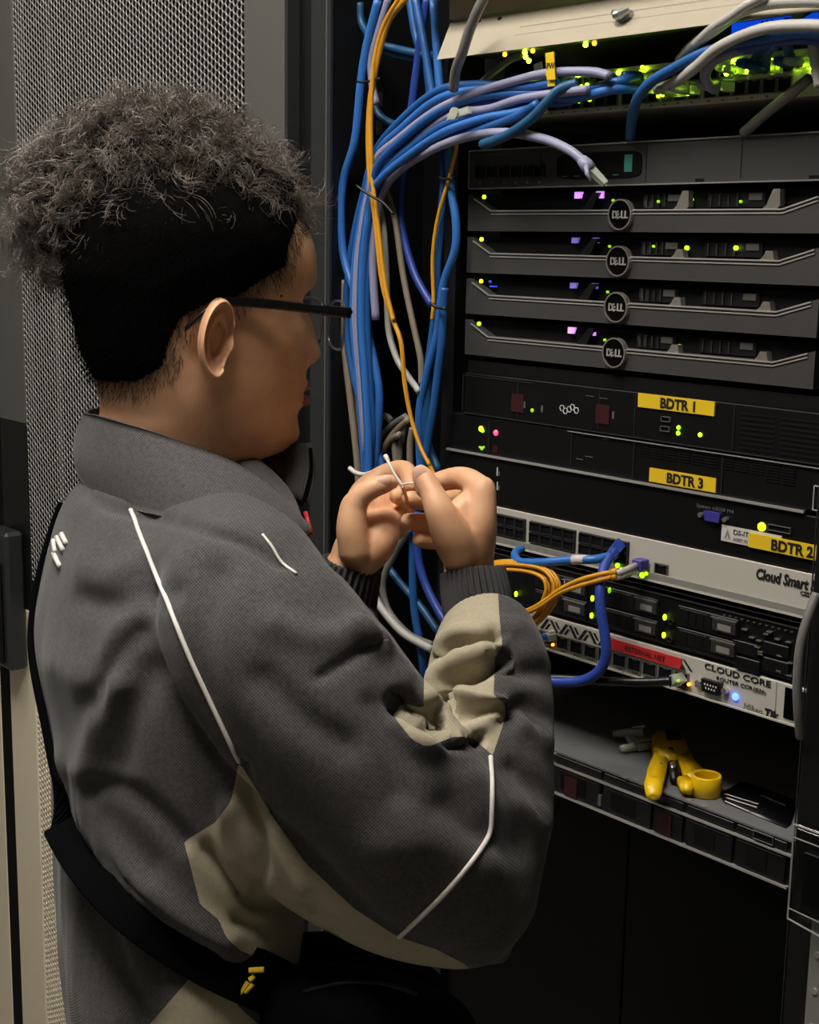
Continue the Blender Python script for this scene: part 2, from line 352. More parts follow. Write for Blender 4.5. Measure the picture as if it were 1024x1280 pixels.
for k in range(4):
    zc = ZC-k*UH
    t = empty('rack_server', (0, .3, zc-.0165), 'grey bezel rack server with round badge, '+which[k], 'server', 'grey bezel servers')
    part('body', 'black_inside', t, (-.2185, .2185, .011, .6, zc-.0165, zc+.0222))
    rise = [(-.2205, .0215), (-.214, .0215), (-.2105, .018), (-.1836, .0052), (.1836, .0046), (.2189, .0148), (.2260, .0168)]
    poly = [(x, zc+z) for x, z in rise]
    bz = MB(); 
    for (a, b) in zip(poly, poly[1:]): bz.prism([(a[0], zc-.0165), (b[0], zc-.0165), b, a], 0, .011)
    bz.build('bezel', 'server_grey', t)
    tr = MB(); tr.strip(poly[2:6], .0013, -.0016, .0); tr.strip([(x, z-.0034) for x, z in poly[3:6]], .0011, -.001, .0)
    tr.build('silver_trim', 'bright_trim', t)
    for x in (.0711, .1713):
        h = .0215 if k == 0 else .0125; w = .006; sl = .0045 if k == 0 else .001
        MB().prism([(x-w-.003, zc+.0045), (x+w+.001, zc+.0045), (x+w-.001+sl, zc+.0075), (x+w-.002+sl, zc+h), (x-w+.003+sl, zc+h), (x-w+.001, zc+.0075)], -.001, .006).build('tab', 'silver', t)
    MB().prism([(-.056, zc+.0052), (-.043, zc+.0052), (-.033, zc+.0215), (-.041, zc+.0215)], .002, .008).build('tab', 'carrier_dark', t)
    for (xa, xb) in ((.018, .0655), (.094, .158)):                # drive carriers behind the bezel
        d = MB().box(xa, xb, .009, .0115, zc+.0065, zc+.0195).build('drive_carrier', 'carrier_dark', t)
        r = MB()
        for q in range(4): xx = xa+.004+q*(xb-xa)*.155; r.box(xx, xx+.0016, .0075, .0092, zc+.0075, zc+.0185)
        r.build('vent_rib', 'carrier_grey', d)
        MB().box(xb-.017, xb-.003, .0078, .0092, zc+.0125, zc+.0185).build('pull_tab', 'port_metal', d)
    lg = MB().disc((0, 0, zc), .0136, -.004, .002, 32).build('badge', 'black_gloss', t)
    MB().ring((0, 0, zc), .0134, .0148, -.005, .001, 36).build('badge_ring', 'silver', lg)
    text('badge_letter', 'D', -.0098, zc-.0034, .0100, 'bright_trim', lg, Y=-.0044, sx=.92, depth=.0003, bold=.03)
    e = text('badge_letter', 'E', 0, 0, .0098, 'bright_trim', lg, Y=0, align='CENTER', sx=.95, depth=.0003, bold=.03)
    e.location = Vector((-.0014, -.0044, zc-.0034)) - wloc(lg); e.rotation_euler = (0, math.radians(-25), 0)
    text('badge_letter', 'LL', .0012, zc-.0034, .0100, 'bright_trim', lg, Y=-.0044, sx=.92, depth=.0003, bold=.03)
    for (px, py, m) in leds_px[k]: led(t, px, py, m, .0022 if m == 'led_lime' else .0014, Y=.006 if px > 610 else -.0004)
    if k == 2:
        p = on(617, 358, .008); part('status_bar', 'led_blue_soft', t, (p[0]-.005, p[0]+.005, .007, .009, p[2]-.0006, p[2]+.0006))
    m = 'lcd_bright' if k in (0, 3) else 'lcd_dim'
    for q, (px, py) in enumerate(lcd_px[k]):
        p = on(px, py, .006); w, h, s = ((.0048, .0032, .0022) if q == 0 else (.0062, .0034, .003)) if k in (0, 3) else ((.0046, .0028, .002) if q == 0 else (.0056, .0027, .003))
        if q == 0: poly2 = [(p[0]-w, p[2]-h), (p[0]+w-s, p[2]-h), (p[0]+w, p[2]+h), (p[0]-w, p[2]+h)]
        else: poly2 = [(p[0]-w, p[2]-h), (p[0]+w, p[2]-h), (p[0]+w, p[2]+h), (p[0]-w+s*1.5, p[2]+h)]
        MB().prism(poly2, .005, .008).build('display_window', m, t)

# --- dark grey appliance above the servers
ap = device('rack_appliance', 'dark grey rack appliance with six small jacks and a black recess', 'appliance', -.2195, .2195, 1.6575, 1.6975, 'device_grey', .5)
b = MB(); b.strip([(-.2195, 1.6985), (.2195, 1.6985)], .0014, -.0014, .002); b.strip([(-.2195, 1.6588), (.2195, 1.6588)], .0012, -.0012, .002); b.box(-.2205, -.2192, -.0012, .002, 1.6588, 1.6975)
b.build('rim', 'lip_grey', ap)
part('jack_panel', 'carrier_grey', ap, (-.209, -.113, -.0008, .001, 1.6605, 1.693), ch=.0003)
for k in range(6):
    px = 601.5+k*14.85; p = on(px, 215.8-k*.35)
    port(ap, p[0], p[2]+.0005, .0132, .0125, 'carrier_dark', Y=-.0009, name='jack')
    b = MB().box(p[0]-.0018, p[0]+.0018, -.0014, -.0008, p[2]-.0125, p[2]-.0095).build('jack_mark', 'print_faint', ap)
a = on(697, 207); c = on(803, 206); zc = (a[2]+c[2])/2; n = 20; poly = []
for i in range(28):
    an = 2*math.pi*i/28; ex = .35
    poly.append(((a[0]+c[0])/2+(c[0]-a[0])/2*math.copysign(abs(math.cos(an))**ex, math.cos(an)), zc+.0125*math.copysign(abs(math.sin(an))**ex, math.sin(an))))
rc = MB().prism(poly, -.0012, .002).build('recess', 'black_inside', ap)
p = on(787, 204); part('sticker', 'teal', rc, (p[0]-.0048, p[0]+.0048, -.002, -.001, p[2]-.008, p[2]+.008))
for k in range(5): x = a[0]+.008+k*.017; part('clip', 'teal' if k > 3 else 'print_faint', rc, (x, x+.007, -.0018, -.001, zc-.0102, zc-.0093))
for x in (.0265, .136): part('seam', 'black_plastic', ap, (x, x+.0008, -.0003, .001, 1.661, 1.695))
for px in (875, 1018): p = on(px, 224 if px < 900 else 221); part('notch', 'black_inside', ap, (p[0]-.005, p[0]+.005, -.0005, .001, 1.6592, 1.6622))

# --- upper switches
swb = device('network_switch', 'pale network switch with two rows of lit ports under blue cables', 'switch', -.2205, .2205, 1.728, 1.768, 'white_paint', .35)
for i in range(24):
    grp = i//6; x = -.196+i*.0158+grp*.0035
    for r in (0, 1):
        port(swb, x, 1.7395+r*.0165, .0146, .0135, 'port_metal', Y=-.0002)
part('print_row', 'print_faint', swb, *[(-.2+i*.0158+(i//6)*.0035, -.197+i*.0158+(i//6)*.0035, -.0004, .001, 1.7298, 1.7312) for i in range(24)])
lit = [(722, 94), (727, 108), (734, 106.5), (723, 126.5), (737, 124.5), (740, 121), (773, 91), (801, 90), (806, 88), (797, 99), (794, 106), (797, 116), (803, 84), (823, 120), (828, 118), (840, 112), (843, 118), (855, 110), (860, 117), (857, 108), (848, 113), (896, 113),
       (908, 92), (914, 90), (919, 79), (917, 77), (933, 89), (936, 82), (950, 83), (953, 88), (964, 75), (966, 85), (993, 84), (996, 82), (1007, 84), (1014, 84), (703, 105), (669, 118), (674, 123), (632, 122)]
for (px, py) in lit: led(swb, px, py, 'led_port' if (px+py) % 2 < 1 else 'led_lime', .0019, Y=-.0024)
p = on(930, 36, -.004)
sc = part('display', 'screen_blue', swb, (on(917, 42)[0], .208, -.003, .001, 1.7830, 1.7950))
text('lettering', 'MikroTik', .150, 1.7878, .0088, 'print_black', swb, Y=-.0036, sx=1.1, shear=.2, bold=.02)
part('display_mount', 'black_plastic', swb, (.10, .22, 0., .05, 1.7685, 1.795))
swa = device('network_switch', 'dark network switch half hidden behind the tilted cream cover', 'switch', -.2205, .2205, 1.7955, 1.835, 'carrier_grey', .35, y0=.004)
for i in range(16):
    x = -.165+i*.0196; port(swa, x, 1.811, .0165, .015, 'port_green_metal' , Y=.004)
part('lip', 'port_green_metal', swa, (-.2205, .2205, -.004, .004, 1.7958, 1.8005))
for (px, py, m) in [(631, 68, 'led_amber'), (656, 65.5, 'led_port'), (666, 63.5, 'led_amber'), (732, 56, 'led_port'), (743, 54, 'led_amber'), (657, 71, 'led_port'), (661, 76, 'led_port')]: led(swa, px, py, m, .0024, Y=.0015)

# --- cream patch panel cover at the top
pf = empty('patch_panel', (0, .0, 1.80), 'cream metal patch panel with tilted front cover and wing latch', 'patch panel')
tl = on(563, 29, -.03); bl = on(546, 74.5, -.062); xr = .27
br_z = bl[2]; tr_z = tl[2]
th = .0022
fl = MB(); fl.add([(tl[0], -.03, tl[2]), (xr, -.03, tr_z), (xr, -.062, br_z), (bl[0], -.062, bl[2]), (tl[0], -.03+th, tl[2]), (xr, -.03+th, tr_z), (xr, -.062+th, br_z), (bl[0], -.062+th, bl[2])],
    [(0, 3, 2, 1), (4, 5, 6, 7), (0, 4, 7, 3), (3, 7, 6, 2), (2, 6, 5, 1), (1, 5, 4, 0)])
flap = fl.build('cover', 'panel_cream', pf)
part('box', 'panel_cream', pf, (tl[0]-.006, xr, -.028, .0025, tl[2]+.004, tl[2]+.12), ch=.002)
part('front_edge_or_highlight', 'panel_edge', pf, (tl[0]-.022, xr, -.062, -.03, tl[2]+.0245, tl[2]+.12), ch=.0015)
def fp(px, py):                                   # a point on the tilted cover
    n = np.cross(np.array([1., 0, 0]), np.array([0, -.032, bl[2]-tl[2]])); n /= np.linalg.norm(n); d = ray(px, py)
    q = np.array([tl[0], -.03, tl[2]]); return CAM+d*(((q-CAM)@n)/(d@n))
for (px, py) in ((599, 27), (625, 24)):
    q = fp(px, py); b = MB(); b.disc(q, .0024, q[1]-.001, q[1]+.003, 10); b.build('screw_hole', 'print_black', flap)
q0 = fp(651, 33); q1 = fp(1000, 2); b = MB()
for dz in (0, -.0085): b.add([(q0[0], q0[1]-.0012+dz*-.75*-1, q0[2]+dz), (q1[0], q0[1]-.0012+dz*.75, q0[2]+dz), (q1[0], q0[1]-.0012+dz*.75, q0[2]+dz-.001), (q0[0], q0[1]-.0012+dz*.75, q0[2]+dz-.001)], [(0, 1, 2, 3)])
b.build('label_window', 'panel_edge', flap)
q = fp(783, 20); b = MB(); b.disc(q, .009, q[1]-.006, q[1], 16, .006); b.build('latch_base', 'steel_and_edge_highlight', flap)
b = MB(); b.tube([q+np.array([-.009, -.007, .003]), q+np.array([-.002, -.011, 0]), q+np.array([.002, -.011, 0]), q+np.array([.009, -.007, .004])], [.003, .0045, .0045, .003], 8); b.build('wing_latch', 'steel_and_edge_highlight', flap)

# --- dark servers with tape labels
d1 = device('rack_server', 'black rack server with red latches and the first yellow tape label', 'server', -.2195, .241, 1.4150, 1.4600, 'black_plastic', .6)
part('top_plate', 'black_inside', d1, (-.2185, .241, .004, .6, 1.4605, 1.474))
part('edge_line', 'rack_grey', d1, (-.2195, .241, -.0012, .0, 1.4150, 1.4160))
def tape(parent, px0, py0, px1, py1, h, word, m='label_yellow', Y=-.001, off=.35, size=.0135):
    a = on(px0, py0, Y); c = on(px1, py1, Y); z = (a[2]+c[2])/2; w = c[0]-a[0]
    s = part('tape_label', m, parent, (a[0], c[0], Y-.0004, Y+.0011, z-h/2, z+h/2))
    if word: text('lettering', word, a[0]+w*off, z-size*.35, size, 'print_black', s, Y=Y-.0007, sx=1.0, depth=.0002, bold=.035)
    return s
tape(d1, 798, 500, 893.5, 511, .0135, 'BDTR 1', off=.30)
def usb(parent, px, py, w=.011, h=.005): p = on(px, py); port(parent, p[0], p[2], w, h, 'print_faint', name='usb_port', t=.0005)
usb(d1, 833, 524); usb(d1, 832, 536)
for (px, py, m) in [(848.5, 534.5, 'led_green'), (848, 541.5, 'led_green'), (875.5, 543.5, 'led_lime'), (665.5, 513, 'led_dim')]: led(d1, px, py, m, .0021)
for (px, py) in ((648, 504), (754.5, 518)): p = on(px, py); part('latch', 'dark_red', d1, (p[0]-.0095, p[0]+.0085, -.001, .001, p[2]-.0095, p[2]+.0095))
for px, py in ((703, 510), (712, 511.5), (721, 513), (707, 513.5), (716, 509)):     # hexagonal vent
    p = on(px, py); b = MB(); b.ring(p, .0028, .0036, -.0008, .001, 6); b.build('vent_hexagon', 'print_white', d1)
for px, py in ((656, 506), (678, 511), (767, 519)): p = on(px, py); part('mark', 'print_faint', d1, (p[0]-.0012, p[0]+.0012, -.0006, .001, p[2]-.0035, p[2]+.0035))
for px, py in ((738, 495), (755, 498)): p = on(px, py); part('mark', 'print_faint', d1, (p[0]-.006, p[0]+.005, -.0006, .001, p[2]-.0003, p[2]+.0003))
gr = MB()
for i in range(8):
    z = 1.4195+i*.0045; gr.box(.152, .19, -.0006, .001, z, z+.0016); gr.box(.196, .236, -.0006, .001, z, z+.0016)
gr.build('grille', 'carrier_dark', d1)
for xx in (-.222, -.135, -.02, .027, .145): part('bay_edge', 'carrier_grey', d1, (xx, xx+.0007, -.0008, .001, 1.4175, 1.458))
part('bay_edge', 'carrier_grey', d1, (-.2195, -.115, -.0008, .001, 1.4565, 1.4573))

d3 = device('rack_server', 'black rack server with tape label just above a silver strip', 'server', -.2415, .2405, 1.3735, 1.4135, 'black_plastic', .6)
part('silver_strip', 'bright_trim', d3, (-.2446, .2271, -.003, .0005, 1.3708, 1.3730))
part('edge_line', 'lip_grey', d3, (-.06, .2405, -.0022, .0, 1.4118, 1.4126))
tape(d3, 812, 594, 895, 606, .0135, 'BDTR 3', off=.27)
for (px, py, m, r) in [(601.5, 536, 'led_lime', .0032), (603.5, 538.5, 'led_green', .002), (620, 541, 'led_red', .0032), (602.5, 560.5, 'led_dim', .0022), (600, 559, 'led_dim', .0012), (605, 559, 'led_dim', .0012)]: led(d3, px, py, m, r)
p = on(619.5, 561); part('marker', 'dark_red', d3, (p[0]-.0035, p[0]+.0035, -.0006, .001, p[2]-.0035, p[2]+.0035))
for i in range(7):
    z = 1.3935+i*.0026
    for j in range(11):
        x = .032+j*.0168
        if z < 1.3965 and x < .17: continue
        part('vent_slot', 'carrier_dark', d3, (x, x+.0145, -.0007, .001, z, z+.0012))
for xx in (-.178, -.0555, .028, .135): part('bay_edge', 'carrier_grey', d3, (xx, xx+.0009, -.001, .001, 1.376, 1.4095))
p = on(1018, 622); port(d3, .238, p[2], .006, .022, 'print_white', name='socket', t=.0005)
for px, py in ((631, 587), (631, 603)): p = on(px-8, py); 
for px, py in ((757, 549), (737, 571), (725, 574)): p = on(px, py); part('mark', 'print_faint', d3, (p[0]-.005, p[0]+.005, -.0006, .001, p[2]-.0003, p[2]+.0003))

d2 = device('rack_server', 'black rack server with blue video port, white and yellow label', 'server', -.2415, .2415, 1.3190, 1.3690, 'black_plastic', .6)
for px, py in ((622.5, 590), (622.5, 608)): p = on(px, py); part('mark', 'print_white', d2, (p[0]-.0012, p[0]+.0002, -.0006, .001, p[2]-.004, p[2]+.005)); part('mark', 'print_faint', d2, (p[0]+.001, p[0]+.003, -.0006, .001, p[2]-.004, p[2]+.001))
p = on(893, 645.5); vg = MB().prism([(p[0]-.0095, p[2]+.0045), (p[0]-.008, p[2]-.0045), (p[0]+.008, p[2]-.0045), (p[0]+.0095, p[2]+.0045)], -.004, .001).build('video_port', 'vga_blue', d2)
for s in (-1, 1): b = MB(); b.disc((p[0]+s*.0142, 0, p[2]-.0005), .0024, -.004, .001, 8); b.build('screw', 'silver', d2)
text('lettering', 'System x3550 M4', on(871, 632)[0], on(871, 632)[2]-.001, .0048, 'print_faint', d2, sx=1.25)
led(d2, 952.5, 658.5, 'led_lime', .0042)
p = on(975, 661); port(d2, p[0], p[2], .024, .0055, 'print_faint', name='slot', t=.0004)
a = on(903, 665.5); c = on(937, 674)
w = part('paper_label', 'label_white', d2, (a[0], .205, -.0012, .001, a[2]-.0075, a[2]+.0075))
text('lettering', 'DS-IT', a[0]+.0135, a[2]+.0006, .0066, 'print_black', w, Y=-.0015, sx=1.1)
text('lettering', 'ASSET ID', a[0]+.0135, a[2]-.0052, .0042, 'print_grey', w, Y=-.0015)
MB().prism([(a[0]+.0035, a[2]-.0045), (a[0]+.0105, a[2]-.0045), (a[0]+.007, a[2]+.0045)], -.0015, -.001).build('emblem', 'print_grey', w)
MB().prism([(a[0]+.0055, a[2]-.0045), (a[0]+.0085, a[2]-.0045), (a[0]+.007, a[2]-.001)], -.0017, -.0013).build('emblem', 'label_white', w)
tape(d2, 936, 676, 1021.5, 690, .0135, 'BDTR 2', Y=-.0022, off=.34)

# --- white cloud switch
cs = device('network_switch', 'white network switch with blocks of empty jacks and black lettering', 'switch', -.2415, .2412, 1.2775, 1.3175, 'white_paint', .35)
part('lower_lip', 'lip_grey', cs, (-.2415, .2412, -.0025, .0, 1.2785, 1.2855), ch=.0005)
part('bottom_edge', 'white_paint', cs, (-.2415, .2412, -.0035, .0, 1.2765, 1.2785))
blocks = [(on(598, 650)[0], on(658, 660)[0]), (on(663.5, 660)[0], on(720.5, 672)[0]), (on(725.5, 672)[0], on(787, 690)[0])]
blocks.insert(0, (-.2375, blocks[0][0]-.006))
zt = 1.3105; zb = 1.2868
for (xa, xb) in blocks:
    bl_ = part('jack_block', 'carrier_dark', cs, (xa, xb, -.0015, .001, zb, zt), ch=.0004)
    nj = max(1, round((xb-xa)/.0165))
    for c_ in range(nj):
        w = (xb-xa)/nj
        for r in (0, 1): port(bl_, xa+w*(c_+.5), zb+(zt-zb)*(r+.5)/2, w*.94, (zt-zb)/2*.9, 'carrier_grey', Y=-.0015, t=.0007, name='jack')
for i in range(18): x = blocks[1][0]+.004+i*.0128; part('print_mark', 'print_grey', cs, (x, x+.004, -.0028, -.002, 1.2805, 1.283))
for px, py in ((800.5, 708.5), (827.5, 713)):
    p = on(px, py); port(cs, p[0], p[2], .0165, .0135, 'port_metal', Y=-.0002, name='fiber_socket', t=.0011)
led(cs, 772, 707, 'led_green', .0025, -.003); led(cs, 777, 712, 'led_green', .002, -.003); led(cs, 803, 719, 'led_green', .0028, -.003); led(cs, 808, 717, 'led_green', .0018, -.003)
p = on(945, 721)
text('lettering', 'Cloud Smart Switch', p[0], p[2]-.001, .0138, 'print_black', cs, sx=.78, shear=.15, maxx=.241, bold=.03)
p = on(1001, 742); text('lettering', 'CSS326-24G', p[0], p[2]-.001, .0056, 'print_black', cs, maxx=.241, bold=.02)

# --- black drive server
ds = device('rack_server', 'black rack server with two rows of drive trays between white units', 'server', -.2415, .2405, 1.2160, 1.2640, 'black_plastic', .6)
for z in (1.2645, 1.2705): part('top_edge', 'carrier_grey', ds, (-.2415, .2405, -.001, .3, z, z+.0012))
cols = [(-.155, -.085), (-.05-.0, .0265), (.056, .1385)]
cols = [(on(700, 735)[0]-.035, on(735, 745)[0]), (on(757, 760)[0], on(824, 775)[0]), (on(848, 780)[0], on(923, 800)[0])]
for (xa, xb) in cols:
    for r in (0, 1):
        z0 = 1.2185+r*.0215
        c_ = part('drive_tray', 'carrier_dark', ds, (xa, xb, -.002, .001, z0, z0+.0195), ch=.0006)
        for q in range(4): xx = xa+.006+q*(xb-xa)*.13; part('vent', 'black_inside', c_, (xx, xx+(xb-xa)*.1, -.0024, -.0015, z0+.0035, z0+.0155))
        part('pull_handle', 'carrier_grey', c_, (xb-(xb-xa)*.40, xb-.001, -.0042, -.002, z0+.0045, z0+.0165), ch=.0008)
        part('handle_edge', 'silver', c_, (xb-(xb-xa)*.42, xb-.001, -.0046, -.002, z0+.0168, z0+.0178))
        part('barcode', 'print_grey', c_, (xb-(xb-xa)*.30, xb-.006, -.0046, -.0041, z0+.0065, z0+.0125))
        part('tray_edge', 'port_metal', c_, (xa+.003, xb-(xb-xa)*.5, -.0026, -.002, z0+.0168, z0+.0174))
for (px, py, m) in [(645, 742.5, 'led_lime'), (740.5, 748, 'led_lime'), (739.5, 769.5, 'led_lime'), (762, 738, 'led_dim'), (831, 771.5, 'led_lime'), (829.8, 794, 'led_lime')]: led(ds, px, py, m, .0017, Y=-.003, rz=.003)
for px, py in ((840.5, 777), (839, 799)): p = on(px, py); b = MB(); b.ring(p, .0022, .003, -.003, .001, 12); b.build('button', 'carrier_grey', ds)
for px, py in ((949, 801), (947, 809), (951, 815), (951, 818), (958, 793), (972, 799), (986, 803), (975, 820), (988, 829), (974, 839), (987, 845), (940, 797), (931, 787), (962, 790)): p = on(px, py, -.002); part('contact', 'silver', ds, (p[0]-.003, p[0]+.0025, -.0028, .001, p[2]-.0006, p[2]+.0006))
for px, py in ((930, 810), (968, 812), (968, 832), (932, 830)): p = on(px, py, -.001); part('module', 'carrier_dark', ds, (p[0]-.012, p[0]+.016, -.0022, .001, p[2]-.006, p[2]+.006), ch=.0006)
for i in range(12): x = on(905, 770)[0]+i*.0068; part('contact', 'port_metal', ds, (x, x+.0022, -.0018, .001, 1.2606, 1.2616))
a = on(703, 728); c = on(731, 735); part('display', 'lcd_white', ds, (a[0], c[0], -.002, .001, (a[2]+c[2])/2-.004, (a[2]+c[2])/2+.004))

# --- white cloud core router
cr = device('router', 'white rack router with chevron print, red tape and a blue light', 'router', -.2415, .2405, 1.1760, 1.2115, 'white_paint', .35)
part('bottom_edge', 'white_paint', cr, (-.2415, .2405, -.003, 0., 1.1745, 1.1762))
xp0 = on(704, 803)[0]; xp1 = on(833, 838)[0]; pit = (xp1-xp0)/7
for k in range(-7, 9):
    x = xp0+k*pit
    if x < -.235: continue
    port(cr, x, 1.1868, pit*.9, .0148, 'port_metal', Y=0., t=.0012, name='jack')
    part('print_mark', 'print_grey', cr, (x-.004, x+.004, -.0004, .001, 1.1772, 1.1785))
x = xp0-.034; zz0 = 1.1958; zz1 = 1.2080; xr = on(762, 803)[0]; k = 0; w = .0042; dx = .0092
while x < xr:                                                     # chevron print
    za, zb_ = (zz0, zz1) if k % 2 == 0 else (zz1, zz0)
    MB().prism([(x, za), (x+w, za), (x+dx+w, zb_), (x+dx, zb_)], -.0004, .001).build('chevron', 'print_black', cr)
    zs = za+(zb_-za)*.05; ze = za+(zb_-za)*.62
    MB().prism([(x+w*1.7, zs), (x+w*2.5, zs), (x+w*2.5+dx*.57, ze), (x+w*1.7+dx*.57, ze)], -.0004, .001).build('chevron', 'print_black', cr)
    x += dx+.0045; k += 1
a = on(764, 804); c = on(853, 826); rt = part('red_tape', 'label_red', cr, (a[0], c[0], -.0016, -.0002, 1.1962, 1.2072))
text('lettering', 'EXTERNAL NET', a[0]+.02, 1.199, .0078, 'dark_red', rt, Y=-.0019, sx=.95)
b = MB(); b.prism([(c[0]+.0005, 1.2068), (c[0]+.003, 1.2068), (c[0]+.0135, 1.1968), (c[0]+.0105, 1.1968)], -.0004, .001); b.prism([(c[0]-.001, 1.1972), (c[0]+.005, 1.1972), (c[0]+.001, 1.2015)], -.002, .001); b.build('chevron', 'print_black', cr)
p = on(881, 833); text('lettering', 'CLOUD CORE', p[0], p[2]-.0018, .0082, 'print_black', cr, sx=1.45, bold=.01)
p = on(896, 845); text('lettering', 'ROUTER CCR1036', p[0], p[2]-.0034, .0052, 'print_black', cr, sx=1.3)
p = on(940, 861); text('lettering', '12G-4S', p[0], p[2]-.002, .0042, 'print_grey', cr, sx=1.3)
p = on(929, 884); text('lettering', 'Mikro', p[0], p[2]-.002, .0105, 'print_grey', cr, sx=.85, shear=.2); text('lettering', 'Tik', p[0]+.0235, p[2]-.002, .0112, 'print_black', cr, sx=1., shear=.2, bold=.04)
p = on(892, 858); cp = MB(); cp.prism([(p[0]-.0115, p[2]+.0062), (p[0]-.0095, p[2]-.0062), (p[0]+.0095, p[2]-.0062), (p[0]+.0115, p[2]+.0062)], -.005, .001); cp = cp.build('serial_port', 'carrier_dark', cr)
pm = MB()
for r, n in ((.0018, 5), (-.0018, 4)):
    for i in range(n): pm.box(p[0]-.007+i*.0033+(0 if n == 5 else .0016), p[0]-.0056+i*.0033+(0 if n == 5 else .0016), -.0056, -.005, p[2]+r-.0008, p[2]+r+.0008)
pm.build('pins', 'print_white', cp)
for s in (-1, 1): b = MB(); b.disc((p[0]+s*.0155, 0, p[2]), .0032, -.005, .001, 10); b.build('screw', 'silver', cr)
led(cr, 919.5, 871, 'led_blue', .0036, -.0006)
p = on(870.5, 857); b = MB(); b.disc(p, .0014, -.0004, .001, 8); b.build('reset_hole', 'black_inside', cr)
a = on(982, 866); c = on(998.5, 890); part('screen', 'black_gloss', cr, (a[0], a[0]+.026, -.001, .001, 1.1795, 1.2085)); part('seam', 'lip_grey', cr, (on(970, 870)[0], on(970, 870)[0]+.0008, -.0003, .001, 1.1765, 1.211))

# --- lower server whose flat lid carries the tools
ls = empty('rack_server', (0, .3, 1.0195), 'black rack server with a flat dark lid used as tool shelf', 'server')
part('lid', 'shelf_metal', ls, (-.2185, .2395, .0, .6, 1.0635, 1.0655))
part('body', 'black_plastic', ls, (-.2185, .2395, .002, .6, 1.0195, 1.0635))
part('silver_strip', 'bright_trim', ls, (-.2185, .2385, -.0025, .002, 1.0503, 1.0518)); part('silver_strip', 'bright_trim', ls, (-.2185, .2365, -.003, .002, 1.0182, 1.0202))
for xa, xb in ((-.215, -.146), (-.142, -.068), (-.064, .004), (.008, .072), (.076, .112), (.116, .172), (.176, .232)):
    d = part('drive_tray', 'carrier_dark', ls, (xa, xb, -.001, .002, 1.0215, 1.049), ch=.0006); part('tray_window', 'black_inside', d, (xa+.012, xb-.02, -.0016, -.0005, 1.026, 1.044)); part('tray_edge', 'carrier_grey', d, (xa+.002, xb-.002, -.0018, -.001, 1.0465, 1.0475))
    part('vent', 'carrier_dark', ls, (xa, xb, .0, .002, 1.0535, 1.0615), ch=.0006)
for px, py in ((715, 984), (832, 1028)): p = on(px, py); part('latch', 'dark_red', ls, (p[0]-.0085, p[0]+.0085, -.0022, .001, p[2]-.011, p[2]+.011))
p = on(751, 1000); part('mark', 'print_faint', ls, (p[0]-.002, p[0]+.002, -.0022, .001, p[2]-.006, p[2]+.006))
p = on(955, 1047); port(ls, p[0], p[2], .022, .008, 'print_faint', name='socket', t=.0004)
for px, py in ((692, 942), (721, 931), (782, 972), (797, 975), (862, 1000), (881, 1008)): q = onz(px, py, 1.0655); b = MB().box(q[0]-.003, q[0]+.003, q[1]-.003, q[1]+.003, 1.0655, 1.0661); b.build('worn_spot', 'lip_grey', ls)
# ------------------------------------------------------------------ cables
def cable_mat(name, rgb, rough=.42): return mat(name, rgb, rough, bump=.08, bscale=500, var=.06)
cable_mat('blue_cable', (30, 84, 148)); cable_mat('bright_blue_cable', (44, 102, 176)); cable_mat('deep_blue_cable', (38, 64, 148)); cable_mat('teal_cable', (26, 76, 116))
cable_mat('lavender_cable', (138, 138, 166)); cable_mat('white_cable', (172, 170, 164)); cable_mat('grey_cable', (112, 110, 107)); cable_mat('beige_cable', (132, 121, 104))
cable_mat('yellow_cable', (208, 146, 30)); cable_mat('black_cable', (16, 16, 18), .3); mat('tie_black', (14, 14, 15), .35); mat('tie_white', (205, 200, 190), .4)
mat('clear_jack', (225, 230, 215), .15, trans=.55); mat('gold_pin', (210, 170, 80), .3, .9)
def cable(label, pts, r, m, Y=-.02, cat='cable', group='network cables', name='network_cable', per=8, n=8):
    Ys = Y if isinstance(Y, (list, tuple)) else [Y]*len(pts)
    P = [on(p[0], p[1], y) for p, y in zip(pts, Ys)]
    if isinstance(r, tuple): r = np.linspace(r[0], r[1], (len(P)-1)*per+1)
    o = MB().tube(spline(P, per), r, n).build(name, m, None, True)
    return tag(o, label, cat, group)
def plug(parent, P, d, m_boot, s=1.):                              # a clear modular plug with its boot at the end of a cable
    P = np.array(P, float); d = np.array(d, float); d /= np.linalg.norm(d); u = np.cross(d, [0, 0, 1.]); u /= np.linalg.norm(u); w = np.cross(u, d)
    def blk(l0, l1, a, b, c=0):
        v = [P+d*l+u*x+w*(z+c) for l in (l0*s, l1*s) for x, z in ((-a, -b), (a, -b), (a, b), (-a, b))]
        return v, [(0, 1, 2, 3), (7, 6, 5, 4), (0, 4, 5, 1), (1, 5, 6, 2), (2, 6, 7, 3), (3, 7, 4, 0)]
    b = MB(); b.add(*blk(.0, .016, .0056*s, .004*s)); b.build('plug', 'clear_jack', parent)
    b = MB(); b.add(*blk(.004, .018, .0025*s, .0007*s, .0062*s)); b.build('latch_tab', 'clear_jack', parent)
    b = MB(); b.tube([P-d*.02*s, P-d*.012*s, P], [.0035*s, .0046*s, .0052*s], 8); b.build('boot', m_boot, parent, True)

RB = .0046
